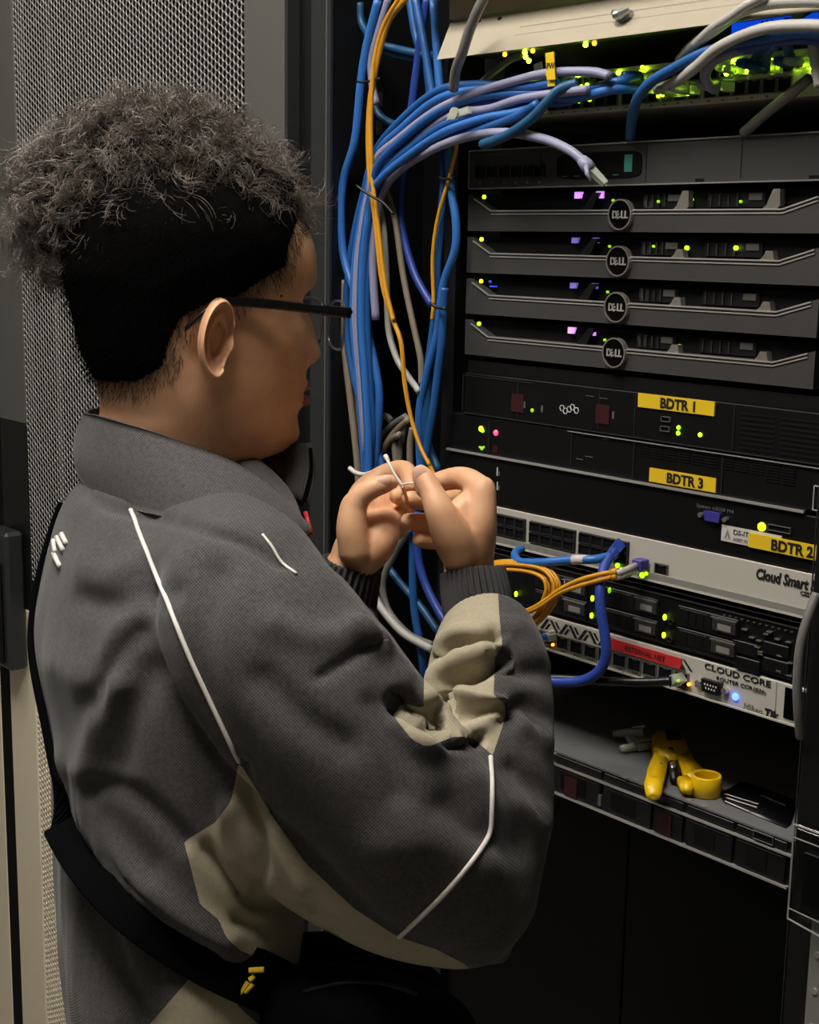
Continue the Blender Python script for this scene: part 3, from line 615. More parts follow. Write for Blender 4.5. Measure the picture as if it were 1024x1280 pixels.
# upright bundle and single runs in the cable channel
c1 = cable('bright blue cable running down the far left of the cable bundle', [(473, 0), (459, 56), (451.5, 103), (444, 175), (431, 219), (426.5, 259), (428, 306), (434, 337), (451, 385), (465, 440), (474, 490), (472, 540), (468, 590)], .0050, 'bright_blue_cable', -.035)
c2 = cable('thick yellow fibre cord hanging in front of the blue bundle', [(509, -4), (484, 31), (467, 100), (461, 156), (462.5, 219), (470, 281), (478, 353), (490.6, 397), (501.5, 429), (506, 479), (514, 522), (525, 557), (537, 582)], (.0036, .0022), 'yellow_cable', -.05, name='fibre_cable')
cable('second yellow fibre cord joining the first one near the top', [(500, -4), (480, 31), (469, 70), (465, 110), (463.5, 156), (465, 219), (472.5, 281), (481, 353), (488, 385), (492, 400)], .0026, 'yellow_cable', -.053, name='fibre_cable')
cable('thin yellow fibre cord beside the right blue bundle', [(572, 147), (570, 187), (559, 231), (547, 275), (541, 322), (542, 378), (540, 400)], .0021, 'yellow_cable', -.03, name='fibre_cable')
cable('short yellow cord end showing below the right blue bundle', [(534, 574), (540, 588), (548, 604)], .0026, 'yellow_cable', -.03, name='fibre_cable')
cable('pale lavender cable behind the yellow cord at the top', [(486, -3), (473, 40), (464, 75), (466, 110), (471, 130)], .0042, 'lavender_cable', -.03)
cable('deep blue cable bowing to the right between the bundles', [(534, -3), (525, 56), (516, 125), (508, 187), (501.5, 250), (505, 297), (519, 344), (540, 382)], .0046, 'deep_blue_cable', -.012)
cable('blue cable passing behind the arched bundle, left of two', [(519, -3), (531, 60), (540, 115), (550, 165), (555, 219), (551.5, 275), (547, 331), (545, 384), (538, 440), (530, 500), (527, 590)], RB, 'blue_cable', -.02)
cable('blue cable passing behind the arched bundle, right of two', [(542, 0), (550, 110), (558, 170), (564, 237), (570, 275), (569, 312), (556, 350), (550, 384), (546, 420), (533, 470), (524, 520), (526, 590)], RB, 'bright_blue_cable', -.024)
cable('blue cable on the right edge of the lower right bundle', [(556, 360), (554, 384), (553, 420), (548, 463), (542, 510), (536, 545), (530, 590)], RB, 'blue_cable', -.03)
cable('blue cable in the middle of the lower right bundle', [(550, 372), (549, 390), (545, 430), (537, 463), (534, 510), (534, 550), (548, 588)], RB, 'teal_cable', -.018)
cable('blue cable looping across the top of the channel, upper one', [(450, 4), (453, 31), (472, 53), (503, 63), (530, 68), (552, 72)], RB, 'teal_cable', -.01)
cable('blue cable looping across the top of the channel, lower one', [(452, 20), (458, 44), (478, 62), (505, 71), (530, 75), (552, 77)], RB, 'teal_cable', -.004)
cable('short teal cable dipping behind the yellow cords', [(464, 118), (468, 130), (475, 144), (490, 154), (510, 160)], .0042, 'teal_cable', -.008)
cable('blue cable hanging behind the deep blue one at the top', [(512, -3), (520, 45), (533, 85), (538, 120)], .0046, 'blue_cable', -.002)
cable('beige cable hanging loose right of the black tie', [(484, 240), (494, 275), (503, 337), (510, 375), (519, 416), (526, 450), (527, 480)], .0036, 'beige_cable', -.02)
cable('beige cable bending right below the black tie', [(473, 250), (480, 290), (483, 340), (484.5, 390), (487, 419), (497, 450), (510, 470), (524, 490)], .0037, 'white_cable', -.028)
cable('beige cable along the left side of the bundle', [(430, 350), (430.5, 400), (432, 447), (440, 516), (446, 570), (449, 612)], .0042, 'beige_cable', -.03)
cable('second beige cable along the left side of the bundle', [(436, 400), (438, 460), (446, 530), (452, 585), (453, 600)], .0038, 'beige_cable', -.022)
# the arched bundle: up the channel, through the tie, over to the switch
arch = [  # colour, radius, label, channel x offset, points after the tie, end heights
 ('blue_cable', 'topmost blue cable of the arched bundle', -8, [(470, 190), (500, 152), (545, 115), (590, 106), (640, 108), (700, 104)]),
 ('bright_blue_cable', 'second blue cable from the top of the arched bundle', -4, [(472, 192), (503, 160), (548, 124), (600, 112), (660, 108), (702, 101)]),
 ('lavender_cable', 'white cable with a yellow flag at the top of the arch', 0, [(470, 200), (500, 172), (545, 138), (590, 118), (640, 102), (688, 91), (740, 90), (762, 95)]),
 ('blue_cable', 'blue cable of the arch that reaches the middle switch ports', 3, [(474, 205), (506, 172), (552, 138), (605, 120), (660, 117), (720, 115), (770, 103), (800, 96)]),
 ('bright_blue_cable', 'bright blue cable on the near side of the arch', 6, [(476, 208), (508, 178), (555, 145), (610, 128), (660, 122), (720, 122), (765, 112), (800, 111)]),
 ('lavender_cable', 'lavender cable in the middle of the arched bundle', -2, [(474, 212), (508, 186), (548, 153), (575, 141), (612, 136), (650, 124), (700, 116), (735, 112)]),
 ('blue_cable', 'blue cable of the arch ending near the yellow tag', 9, [(479, 216), (512, 186), (556, 156), (606, 140), (650, 130), (690, 122)]),
 ('bright_blue_cable', 'blue cable of the arch crossing under the clear clip', 4, [(480, 220), (514, 192), (556, 165), (606, 148), (640, 142), (665, 136)]),
 ('blue_cable', 'lowest blue cable of the arched bundle', 11, [(482, 226), (518, 198), (560, 174), (606, 160), (645, 146), (672, 130)]),
 ('deep_blue_cable', 'deep blue cable in the heart of the arched bundle', 1, [(475, 205), (507, 180), (550, 150), (600, 130), (650, 127), (700, 128), (735, 118)])]
for k, (m, lab, dx, pts) in enumerate(arch):
    low = [(456+dx*.55+(k % 3)*3, 600), (457+dx*.9, 540), (452+dx*1.1, 470), (447+dx*1.3, 400), (449+dx*1.2, 330), (455+dx, 280), (462+dx*.8, 243)]
    if k == 0: low = [(480, 590), (468, 550), (457, 520), (441, 463), (433, 400), (436, 340), (444, 290), (455, 243)]
    y0 = -.03-(k % 4)*.006
    nn = len(low)+len(pts); ys = [y0]*len(low)+list(np.linspace(y0-.004, -.045-(k % 3)*.007, len(pts)))
    if k in (3, 4): ys[-1] = -.018
    c_ = cable(lab, low+pts, .0047 if m != 'lavender_cable' else .0044, m, ys, group='cables of the arched bundle')
    if k in (3, 4):
        P = on(pts[-1][0], pts[-1][1], -.018); plug(c_, P, (0.25, 1, 0), m)
wc = cable('white cable with a loose plug hanging in front of the dark appliance', [(470, 400), (466, 330), (470, 280), (478, 242), (500, 213), (545, 185), (590, 170), (635, 166), (680, 174), (712, 188), (731, 203)], .0047, 'lavender_cable', [-.04]*5+[-.05, -.058, -.06, -.06, -.058, -.055], group='cables of the arched bundle')
P = on(739, 212, -.053); Q = on(748, 221, -.05)
b = MB(); b.tube([on(727, 199, -.056), on(733, 206, -.055), P], [.005, .0066, .006], 10); b.build('boot', 'lavender_cable', wc, True)
b = MB(); b.tube([on(733, 207, -.058), on(734, 217, -.062), on(739, 226, -.06)], [.0028, .0022, .0016], 6); b.build('latch_tab', 'lavender_cable', wc, True)
b = MB(); b.tube([P, Q, on(757, 230, -.047)], [.0048, .0045, .0038], 4); b.build('plug', 'clear_jack', wc)
cable('teal blue cable crossing down from the switch in front of the arch', [(722, 104), (700, 112), (684, 128), (665, 148), (640, 166), (618, 176), (603, 181)], .0052, 'teal_cable', [-.055, -.062, -.066, -.068, -.068, -.066, -.064])
cable('grey cable coming down past the left end of the cream cover', [(606, -4), (597, 14), (587, 38), (578, 66), (570, 88), (567, 112)], .0052, 'grey_cable', [-.085, -.085, -.082, -.078, -.07, -.06])
cable('short blue cable leading to the lit port by the yellow tag', [(676, 134), (690, 124), (706, 119), (722, 113)], .0046, 'bright_blue_cable', [-.05, -.04, -.03, -.02])
cable('dim green tinted cable behind the arch under the cream cover', [(596, 108), (615, 92), (636, 76), (650, 70)], .0036, 'grey_cable', -.016)
# flags, tags, ties
def tagbox(name, label, cat, px, py, Y, w, h, m, rot=0., group=None):
    p = on(px, py, Y); c, s = math.cos(rot), math.sin(rot)
    poly = [(p[0]+x*c-z*s, p[2]+x*s+z*c) for x, z in ((-w, -h), (w, -h), (w, h), (-w, h))]
    return tag(MB().prism(poly, Y-.0004, Y+.0006).build(name, m), label, cat, group)
fg = empty('cable_flag', on(690, 90, -.062), 'yellow flag label wrapped on the white arched cable', 'label')
p = on(687, 81, -.063); b = MB(); b.prism([(p[0]-.0055, p[2]+.011), (p[0]+.0055, p[2]+.0115), (p[0]+.0085, p[2]-.014), (p[0]-.002, p[2]-.0135)], -.0636, -.0626); b.build('flag', 'label_yellow', fg)
q = on(692, 93, -.056); b = MB(); b.tube([q+np.array([-.005, 0, -.0005]), q+np.array([.005, 0, .0008])], .0056, 10); b.build('wrap', 'label_yellow', fg, True)
q = on(690, 101, -.06); MB().box(q[0]-.0045, q[0]+.0045, -.061, -.060, q[2]-.005, q[2]+.005).build('flag', 'label_yellow', fg)
text('lettering', 'PW', p[0]-.003, p[2]-.004, .0085, 'print_black', fg, Y=-.0641, sx=.8)
tagbox('cable_tag', 'small pale paper tag behind the yellow flag', 'label', 673, 84, -.04, .0055, .004, 'label_white', .2)
tagbox('cable_tag', 'yellow tag on the short blue cable below the flag', 'label', 678, 137, -.06, .0062, .0045, 'label_yellow', .35)
tagbox('cable_tag', 'dull yellow tag half hidden behind the teal cable', 'label', 669, 124, -.045, .0045, .004, 'label_yellow', -.2)
p = on(571, 142, -.075)
cl = empty('cable_clip', p, 'clear plastic clip on the arched cable bundle', 'clip'); b = MB(); b.prism([(p[0]-.013, p[2]-.006), (p[0]+.02, p[2]-.001), (p[0]+.018, p[2]+.006), (p[0]-.011, p[2]+.001)], p[1]-.002, p[1]+.002); b.build('strap', 'clear_jack', cl); b = MB(); b.disc(p, .006, p[1]-.005, p[1]-.001, 12); b.build('head', 'clear_jack', cl)
def tie(label, pts, r, m, Y, g='cable ties'):
    P = [on(x, y, Y) for x, y in pts]; return tag(MB().tube(spline(P, 5), r, 6).build('cable_tie', m, None, True), label, 'cable tie', g)
tie('black cable tie holding the arched bundle, tail sticking out', [(446, 232), (455, 239), (466, 246), (480, 254), (492, 268)], .0016, 'tie_black', -.062)
tie('black cable tie around the upper left blue cable', [(447, 102), (454, 103), (464, 101), (475, 98)], .0015, 'tie_black', -.05)
tie('black cable tie on the right blue bundle', [(540, 380), (546, 384), (557, 386)], .0018, 'tie_black', -.04)
tie('black cable tie on the right bundle under the arch', [(549, 222), (556, 224), (566, 223)], .0016, 'tie_black', -.036)
tie('white cable tie low on the left beige cables', [(437, 585), (445, 591), (456, 593), (470, 589)], .0028, 'tie_white', -.055)
# beige tangle above the hands
for k, (pts, m) in enumerate([([(508, 520), (490, 532), (474, 552), (466, 590)], 'grey_cable'), ([(511, 524), (494, 540), (480, 560), (464, 592)], 'beige_cable'), ([(500, 543), (488, 550), (477, 566), (462, 594)], 'beige_cable'),
     ([(511, 520), (505, 540), (500, 560), (499, 585)], 'grey_cable'), ([(494, 552), (494, 566), (496, 585)], 'beige_cable'), ([(516, 535), (513, 555), (513, 585)], 'beige_cable'), ([(472, 522), (482, 520), (489, 526)], 'grey_cable'), ([(527, 556), (530, 575), (531, 590)], 'beige_cable')]):
    cable(['grey cable curling left at the top of the beige tangle', 'thick beige cable sloping through the tangle above the hands', 'beige cable lowest in the left slope of the tangle', 'grey cable dropping straight in the middle of the tangle', 'short beige cable upright inside the tangle', 'beige cable upright on the right of the tangle', 'short grey cable hooked behind the left bundle', 'beige cable between the two right blue cables'][k], pts, .0040, m, [-.012-.004*(k % 3)]*len(pts), group='beige cable tangle')
# below the hands
cable('blue cable hanging straight below the hands', [(519, 600), (517, 641), (516, 700), (518, 760), (526, 810), (532, 860), (534, 900)], .0048, 'blue_cable', -.02)
cable('deep blue cable curving right below the hands', [(522, 640), (522, 690), (530, 725), (545, 758), (562, 785)], .0048, 'deep_blue_cable', -.03)
cable('blue cable slanting behind the right forearm', [(478, 700), (500, 728), (525, 757), (548, 790)], .0044, 'teal_cable', -.015)
cable('grey cable curving down left of the right cuff', [(512, 660), (492, 695), (479, 728), (485, 762), (510, 792), (540, 806)], .0042, 'grey_cable', -.03)
cable('pale cable end sticking up below the left hand', [(464, 731), (470, 748), (481, 766), (505, 792), (540, 812)], .0046, 'white_cable', -.045)
# cables over the upper right switch
cable('white cable arching over the upper right switch, upper one', [(1045, 2), (1000, 2), (960, 5), (925, 16), (890, 40), (865, 58), (850, 76)], .0048, 'white_cable', [-.07, -.07, -.07, -.065, -.055, -.045, -.03])
cable('white cable arching over the upper right switch, lower one', [(1045, 33), (1000, 32), (960, 35), (925, 46), (895, 62), (870, 84), (845, 102), (822, 112)], .0050, 'white_cable', [-.07, -.07, -.07, -.065, -.06, -.05, -.035, -.02])
cable('thin white cable leaving the frame at the top right', [(960, -6), (935, 6), (915, 20), (890, 36), (868, 56)], .0040, 'white_cable', [-.075, -.075, -.07, -.06, -.05])
cable('blue cable drooping from the right across the switch front', [(1045, 44), (1000, 40), (960, 47), (920, 54), (880, 66), (845, 84), (815, 102), (797, 124), (790, 150), (788, 172)], .0050, 'blue_cable', [-.055, -.055, -.055, -.052, -.05, -.045, -.04, -.03, -.015, 0.])
cable('blue cable running just under the drooping one', [(1045, 52), (1000, 48), (960, 54), (915, 64), (880, 76), (862, 90)], .0048, 'deep_blue_cable', [-.045, -.045, -.045, -.04, -.03, -.015])
c_ = cable('lavender cable hooking down into a lower port', [(945, 58), (915, 66), (893, 76), (882, 92), (886, 106), (894, 112)], .0046, 'lavender_cable', [-.04, -.042, -.042, -.04, -.03, -.018]); plug(c_, on(896, 108, -.018), (.2, 1, 0), 'lavender_cable')
for k, (pts, m) in enumerate([([(962, 54), (950, 62), (943, 78)], 'teal_cable'), ([(972, 54), (960, 66), (957, 82)], 'teal_cable'), ([(986, 48), (985, 62), (990, 76)], 'teal_cable'), ([(1010, 12), (998, 20), (990, 32)], 'teal_cable')]):
    c_ = cable(['leftmost short teal cable dropping to a lit port', 'second short teal cable dropping to a lit port', 'third short teal cable dropping to a lit port', 'short teal cable at the very top right'][k], pts, .0044, m, [-.045, -.035, -.02], group='short teal patch cables')
    if k < 3: plug(c_, on(pts[-1][0], pts[-1][1]+3, -.018), (.1, 1, 0), m)
cable('white cable hanging straight at the right edge of the switch', [(1016, 48), (1020, 80), (1025, 108)], .0046, 'white_cable', -.04)
cable('grey cable slanting down from the switch into the dark gap', [(1012, 98), (985, 120), (955, 144), (930, 166)], .0048, 'grey_cable', [-.028, -.024, -.012, 0.0])
# plugs alone in lit ports
for (px, py) in ((915, 86), (800, 100), (840, 114), (857, 112), (1000, 78)):
    c_ = empty('modular_plug', on(px, py, -.016), 'clear plug glowing green in a lit switch port, '+{915: 'left of the short teal cables', 800: 'at the end of the blue cables', 840: 'under the lower white cable', 857: 'beside the lavender cable', 1000: 'rightmost of the upper row'}[px], 'plug', 'clear plugs in switch ports')
    P = on(px, py, -.016); plug(c_, P, (.05, 1, 0), 'clear_jack', .95)
# lower right: patch cables on the white switch and router
bp = cable('blue patch cable dropping from the white switch past the router', [(768, 688), (757, 706), (751, 730), (751, 760), (757, 800), (757, 822), (748, 840), (728, 851), (700, 853), (680, 850)], .0054, 'deep_blue_cable', [-.014, -.03, -.045, -.05, -.05, -.05, -.052, -.055, -.06, -.065])
b = MB(); b.tube([on(775, 680, -.002), on(771, 685, -.008), on(763, 696, -.022)], [.0075, .0072, .0055], 4); b.build('boot', 'deep_blue_cable', bp)
b2 = cable('light blue patch cable lying along the switch front with white sleeve', [(652, 686), (644, 692), (650, 702), (680, 703), (715, 700), (745, 699), (770, 693)], .0045, 'bright_blue_cable', [-.02, -.035, -.05, -.052, -.045, -.035, -.012])
b = MB(); b.tube([on(716, 700, -.045), on(727, 699.5, -.042), on(737, 699.5, -.038)], [.0052, .005, .0046], 10); b.build('sleeve', 'label_white', b2, True)
for k in range(6):                                               # the coiled yellow fibre
    dx = k*3.2; dy = k*2.6
    cable('yellow fibre loop coiled below the white switch, '+['outermost', 'second', 'third', 'fourth', 'fifth', 'innermost'][k]+' turn', [(590, 712+dy*.6), (622, 702+dy*.8), (655, 702+dy*.9), (683-dx*.4, 708+dy), (699-dx, 730+dy*.4), (694-dx, 752), (678-dx*.6, 774-dy*.2), (655, 792-dy)], .0021, 'yellow_cable', [-.05-.003*(k % 3)]*8, group='coiled yellow fibre', name='fibre_cable', per=6, n=6)
for k in range(2):
    dy = k*7
    c_ = cable(['upper', 'lower'][k]+' yellow fibre cord running to the white duplex connector', [(640, 771+dy*.3), (672, 757+dy*.4), (700, 737+dy*.6), (725, 725+dy), (750, 718+dy), (766, 715+dy*.8)], .0024, 'yellow_cable', [-.06, -.062, -.06, -.055, -.05, -.045], group='coiled yellow fibre', name='fibre_cable')
    b = MB(); b.tube([on(764, 716+dy*.8, -.046), on(771, 714+dy*.8, -.044)], .0036, 8); b.build('strain_relief', 'yellow_cable', c_, True)
    b = MB(); b.tube([on(770, 717+dy*.7, -.044), on(782, 713+dy*.8, -.03), on(795, 707+dy*.9, -.014)], [.0034, .0036, .0036], 8); b.build('connector', 'white_cable', c_, True)
p = on(799, 706, -.01); sf = tag(MB().box(p[0]-.0062, p[0]+.0062, -.014, -.0019, p[2]-.0055, p[2]+.0055, ch=.0008).build('fibre_module', 'vga_blue'), 'small blue fibre module plugged into the white switch', 'module')
bc = cable('black cable running level to the router jack', [(640, 850), (690, 848), (750, 851), (800, 853), (840, 851)], .0046, 'black_cable', [-.07, -.06, -.045, -.035, -.022])
b = MB(); b.tube([on(838, 851, -.022), on(846, 850, -.012), on(852, 849, -.002)], [.0062, .0068, .0068], 4); b.build('plug', 'clear_jack', bc)
led(cr, 861, 855.5, 'led_amber', .0016, -.003); led(cr, 848, 851, 'led_dim', .0016, -.02); led(cr, 691, 806, 'led_amber', .0016, -.003)
tp = empty('modular_plug', on(682, 795, -.01), 'clear plug in the leftmost visible router jack', 'plug'); plug(tp, on(682, 797, -.012), (.1, 1, 0), 'bright_blue_cable', .9)
cable('grey cable looping at the right post beside the router', [(1021, 742), (1010, 772), (1001, 805), (997, 850), (998, 890), (1001, 922)], .0042, 'grey_cable', [-.02, -.03, -.035, -.035, -.03, -.02])

# ------------------------------------------------------------------ things on the lower server lid
mat('tool_yellow', (235, 190, 20), .35, bump=.06, bscale=400); mat('tool_black', (16, 16, 18), .4); mat('card_black', (14, 14, 16), .35)
ZS = 1.0657
def lz(px, py, h=0.): q = onz(px, py, ZS+h); return q
tool = empty('cable_stripper', lz(850, 970), 'yellow plastic cable stripping tool with round end lying open', 'tool')
def slabpoly(pix, h0, h1, m, name, parent, bev=.0015):           # outline on the lid, raised to a real thickness
    P = [lz(x, y, h1) for x, y in pix]; n = len(P)
    bm = bmesh.new(); lo = [bm.verts.new((p[0], p[1], ZS+h0)) for p in P]; hi = [bm.verts.new((p[0], p[1], ZS+h1)) for p in P]
    bm.faces.new(lo[::-1]); bm.faces.new(hi)
    for i in range(n): bm.faces.new((lo[i], lo[(i+1) % n], hi[(i+1) % n], hi[i]))
    bmesh.ops.recalc_face_normals(bm, faces=bm.faces[:]); bmesh.ops.bevel(bm, geom=[e for e in bm.edges], offset=bev, segments=2, affect='EDGES', clamp_overlap=True)
    bm.verts.index_update(); o = meshobj(name, [v.co[:] for v in bm.verts], [[v.index for v in f.verts] for f in bm.faces], m, parent, True); bm.free()
    return o
slabpoly([(815, 918), (822, 913), (840, 913), (851, 912), (858, 924), (862, 938), (846, 946), (824, 944), (816, 930)], .002, .014, 'tool_yellow', 'jaw_head', tool)
slabpoly([(832, 911), (850, 911), (853, 921), (834, 922)], .0135, .0175, 'tool_black', 'blade_block', tool, .001)
slabpoly([(820, 932), (836, 938), (834, 955), (830, 972), (820, 978), (807, 972), (810, 958), (816, 944)], .001, .013, 'tool_yellow', 'handle_arm', tool)
slabpoly([(846, 942), (862, 936), (868, 948), (882, 962), (878, 972), (862, 974), (853, 960)], .001, .013, 'tool_yellow', 'handle_arm', tool)
slabpoly([(838, 940), (846, 942), (852, 960), (846, 972), (838, 970), (836, 954)], .003, .010, 'tool_black', 'spring_gap', tool, .0008)
q = lz(843, 934, .014); b = MB(); n = 12
for (px, py, r, h, m, nm) in ((839, 935, .0028, .0148, 'tool_black', 'pivot'), (827, 954, .0018, .0136, 'print_grey', 'rivet')):
    q = lz(px, py, h); b = MB(); b.tube([(q[0], q[1], ZS+.004), (q[0], q[1], ZS+h)], r, 12); b.build(nm, m, tool)
# finger pad at the end of the left arm
q0 = lz(817, 978, .010); q1 = lz(817, 996, .003); b = MB(); b.tube(spline([q0+(q0-q1)*.25+np.array([0, 0, .001]), q0, (q0+q1)/2+np.array([0, 0, .003]), q1, q1+(q1-q0)*.12], 4), [.005, .0065, .0078, .0086, .0090, .0093, .0094, .0094, .0093, .009, .0085, .0078, .0068, .0055, .0040, .0025, .001], 14, flat=.7); b.build('finger_pad', 'tool_yellow', tool, True)
# thumb ring at the end of the right arm
ce = lz(882, 993, .0); ce = np.array([ce[0], ce[1], 0]); b = MB(); n = 36; vs = []; fs = []
for i in range(n):
    a = 2*math.pi*i/n
    for r, z in ((.0135, 0.), (.0150, .001), (.0150, .020), (.0138, .0212), (.0122, .0208), (.0118, .0195), (.0118, .002)): vs.append((ce[0]+r*math.cos(a), ce[1]+r*math.sin(a), ZS+z))
for i in range(n):
    j = (i+1) % n
    for k in range(7): fs.append((7*i+k, 7*j+k, 7*j+(k+1) % 7, 7*i+(k+1) % 7))
b.add(vs, fs); b.tube([(ce[0], ce[1], ZS+.001), (ce[0], ce[1], ZS+.002)], .0125, 24); b.build('thumb_ring', 'tool_yellow', tool, True)
slabpoly([(846, 970), (860, 968), (868, 974), (866, 984), (852, 982)], .004, .013, 'tool_yellow', 'ring_lug', tool)
slabpoly([(838, 952), (844, 951), (845, 958), (839, 959)], .009, .0115, 'silver', 'blade', tool, .0005)
cdp = slabpoly([(900, 992), (926, 976), (934, 977), (994, 1000), (997, 1004), (989, 1029), (983, 1034), (905, 1002)], 0., .0016, 'card_black', 'plastic_card', None, .0006)
tag(cdp, 'black plastic card with white print lying beside the yellow tool', 'card')
for k, (x0_, y0_, x1_, y1_) in enumerate([(906, 992, 948, 1005), (908, 997, 946, 1009), (906, 1001, 936, 1014), (958, 990, 990, 1002), (952, 994, 982, 1007)]):
    a = lz(x0_, y0_, .0017); c = lz(x1_, y1_, .0017); d = c-a; d /= np.linalg.norm(d); w = np.array([-d[1], d[0], 0])*.0011
    o = MB().add([a+w, a-w, c-w, c+w], [(0, 1, 2, 3)]).build('print_line', 'print_white' if k < 3 else 'print_faint', cdp)
for k, (px, py, rz) in enumerate([(797, 930, .4), (803, 938, 1.3), (794, 936, -.5)]):
    q = lz(px, py); t = empty('loose_plug', (q[0], q[1], ZS), ['clear loose plug standing tallest in the little pile', 'clear loose plug nearest the yellow tool', 'clear loose plug leftmost in the little pile'][k], 'plug', 'loose clear plugs')
    d = (math.cos(rz), math.sin(rz), .25 if k == 0 else 0.); plug(t, (q[0]-d[0]*.008, q[1]-d[1]*.008, ZS+.006+.006*(k == 0)), d, 'clear_jack', 1.)
# ------------------------------------------------------------------ the person
def fabric(name, dark, light, scale=1500., mix=.5, rough=.85, bump=.25, sheen=.12, spec=.25):
    m = bpy.data.materials.new(name); m.use_nodes = True; nt = m.node_tree; b = nt.nodes['Principled BSDF']; L = nt.links.new
    b.inputs['Roughness'].default_value = rough; b.inputs['Specular IOR Level'].default_value = spec; b.inputs['Sheen Weight'].default_value = sheen
    tc = nt.nodes.new('ShaderNodeTexCoord'); hs = []
    for dirn in ([float(q) for q in (RT+UP)*.7071], [float(q) for q in (RT-UP)*.7071]):
        d = nt.nodes.new('ShaderNodeVectorMath'); d.operation = 'DOT_PRODUCT'; d.inputs[1].default_value = dirn; L(tc.outputs['Object'], d.inputs[0])
        mu = nt.nodes.new('ShaderNodeMath'); mu.operation = 'MULTIPLY'; mu.inputs[1].default_value = scale*1.7; L(d.outputs['Value'], mu.inputs[0])
        si = nt.nodes.new('ShaderNodeMath'); si.operation = 'SINE'; L(mu.outputs[0], si.inputs[0]); hs.append(si)
    ad = nt.nodes.new('ShaderNodeMath'); ad.operation = 'ADD'; L(hs[0].outputs[0], ad.inputs[0]); L(hs[1].outputs[0], ad.inputs[1])
    n = nt.nodes.new('ShaderNodeTexNoise'); n.inputs['Scale'].default_value = 320; n.inputs['Detail'].default_value = 3; L(tc.outputs['Object'], n.inputs['Vector'])
    ma = nt.nodes.new('ShaderNodeMath'); ma.operation = 'MULTIPLY_ADD'; ma.inputs[1].default_value = .17; ma.inputs[2].default_value = mix-.35; L(ad.outputs[0], ma.inputs[0])
    a2 = nt.nodes.new('ShaderNodeMath'); a2.operation = 'MULTIPLY_ADD'; a2.inputs[1].default_value = .8; L(n.outputs['Fac'], a2.inputs[0]); L(ma.outputs[0], a2.inputs[2]); a2.use_clamp = True
    mx = nt.nodes.new('ShaderNodeMix'); mx.data_type = 'RGBA'; mx.inputs['A'].default_value = (*lin(dark), 1); mx.inputs['B'].default_value = (*lin(light), 1); L(a2.outputs[0], mx.inputs['Factor']); L(mx.outputs['Result'], b.inputs['Base Color'])
    bp = nt.nodes.new('ShaderNodeBump'); bp.inputs['Strength'].default_value = bump; bp.inputs['Distance'].default_value = .001; L(a2.outputs[0], bp.inputs['Height']); L(bp.outputs['Normal'], b.inputs['Normal'])
    MATS[name] = m
fabric('charcoal_weave', (28, 28, 30), (90, 87, 86), 2100.)
mat('lining_rib', (84, 83, 81), .8, spec=.2)
mat('cuff_knit', (62, 61, 62), .85, bump=.3, bscale=900, spec=.2)
fabric('beige_cloth', (148, 138, 116), (176, 166, 142), 2200., .5, .8, .12)
fabric('trouser_cloth', (22, 23, 26), (40, 40, 44), 1800.)
fabric('black_webbing', (4, 4, 5), (9, 9, 10), 2600., .5, .9, .3, 0., .03)
mat('piping_white', (214, 210, 204), .5); mat('shoe_black', (20, 20, 21), .5); mat('bag_black', (4, 4, 5), .7, bump=.3, bscale=600, spec=.08); mat('nail', (240, 192, 170), .35)
mat('glasses_black', (12, 12, 14), .25); mat('wire_white', (232, 226, 216), .4); mat('wire_copper', (205, 120, 66), .3, .6); mat('wire_rim', (150, 150, 160), .2, .9); mat('mole', (48, 28, 20), .6)
gl = bpy.data.materials.new('lens'); gl.use_nodes = True; nt = gl.node_tree; nt.nodes.remove(nt.nodes['Principled BSDF'])
tr_ = nt.nodes.new('ShaderNodeBsdfTransparent'); gs = nt.nodes.new('ShaderNodeBsdfGlossy'); gs.inputs['Roughness'].default_value = .04; gs.inputs['Color'].default_value = (.8, .8, 1, 1); tr_.inputs['Color'].default_value = (.86, .87, .9, 1)
ms = nt.nodes.new('ShaderNodeMixShader'); ms.inputs[0].default_value = .10; nt.links.new(tr_.outputs[0], ms.inputs[1]); nt.links.new(gs.outputs[0], ms.inputs[2]); nt.links.new(ms.outputs[0], nt.nodes['Material Output'].inputs[0]); MATS['lens'] = gl
# skin: cropped hair shows through near the hairline (vertex attribute 'stubble')
sk = bpy.data.materials.new('skin'); sk.use_nodes = True; nt = sk.node_tree; b = nt.nodes['Principled BSDF']; L = nt.links.new
at_ = nt.nodes.new('ShaderNodeAttribute'); at_.attribute_name = 'stubble'; n1 = nt.nodes.new('ShaderNodeTexNoise'); n1.inputs['Scale'].default_value = 45; n1.inputs['Detail'].default_value = 5
tc = nt.nodes.new('ShaderNodeTexCoord'); L(tc.outputs['Object'], n1.inputs['Vector'])
cr_ = nt.nodes.new('ShaderNodeValToRGB'); cr_.color_ramp.elements[0].position = .3; cr_.color_ramp.elements[0].color = (*lin((214, 160, 122)), 1); cr_.color_ramp.elements[1].position = .7; cr_.color_ramp.elements[1].color = (*lin((232, 182, 142)), 1); L(n1.outputs['Fac'], cr_.inputs[0])
mx = nt.nodes.new('ShaderNodeMix'); mx.data_type = 'RGBA'; L(cr_.outputs[0], mx.inputs['A']); mx.inputs['B'].default_value = (*lin((30, 24, 22)), 1); L(at_.outputs['Fac'], mx.inputs['Factor']); L(mx.outputs['Result'], b.inputs['Base Color'])
b.inputs['Roughness'].default_value = .5; b.inputs['Subsurface Weight'].default_value = .12; b.inputs['Subsurface Radius'].default_value = (.008, .003, .0015); b.inputs['Subsurface Scale'].default_value = .6
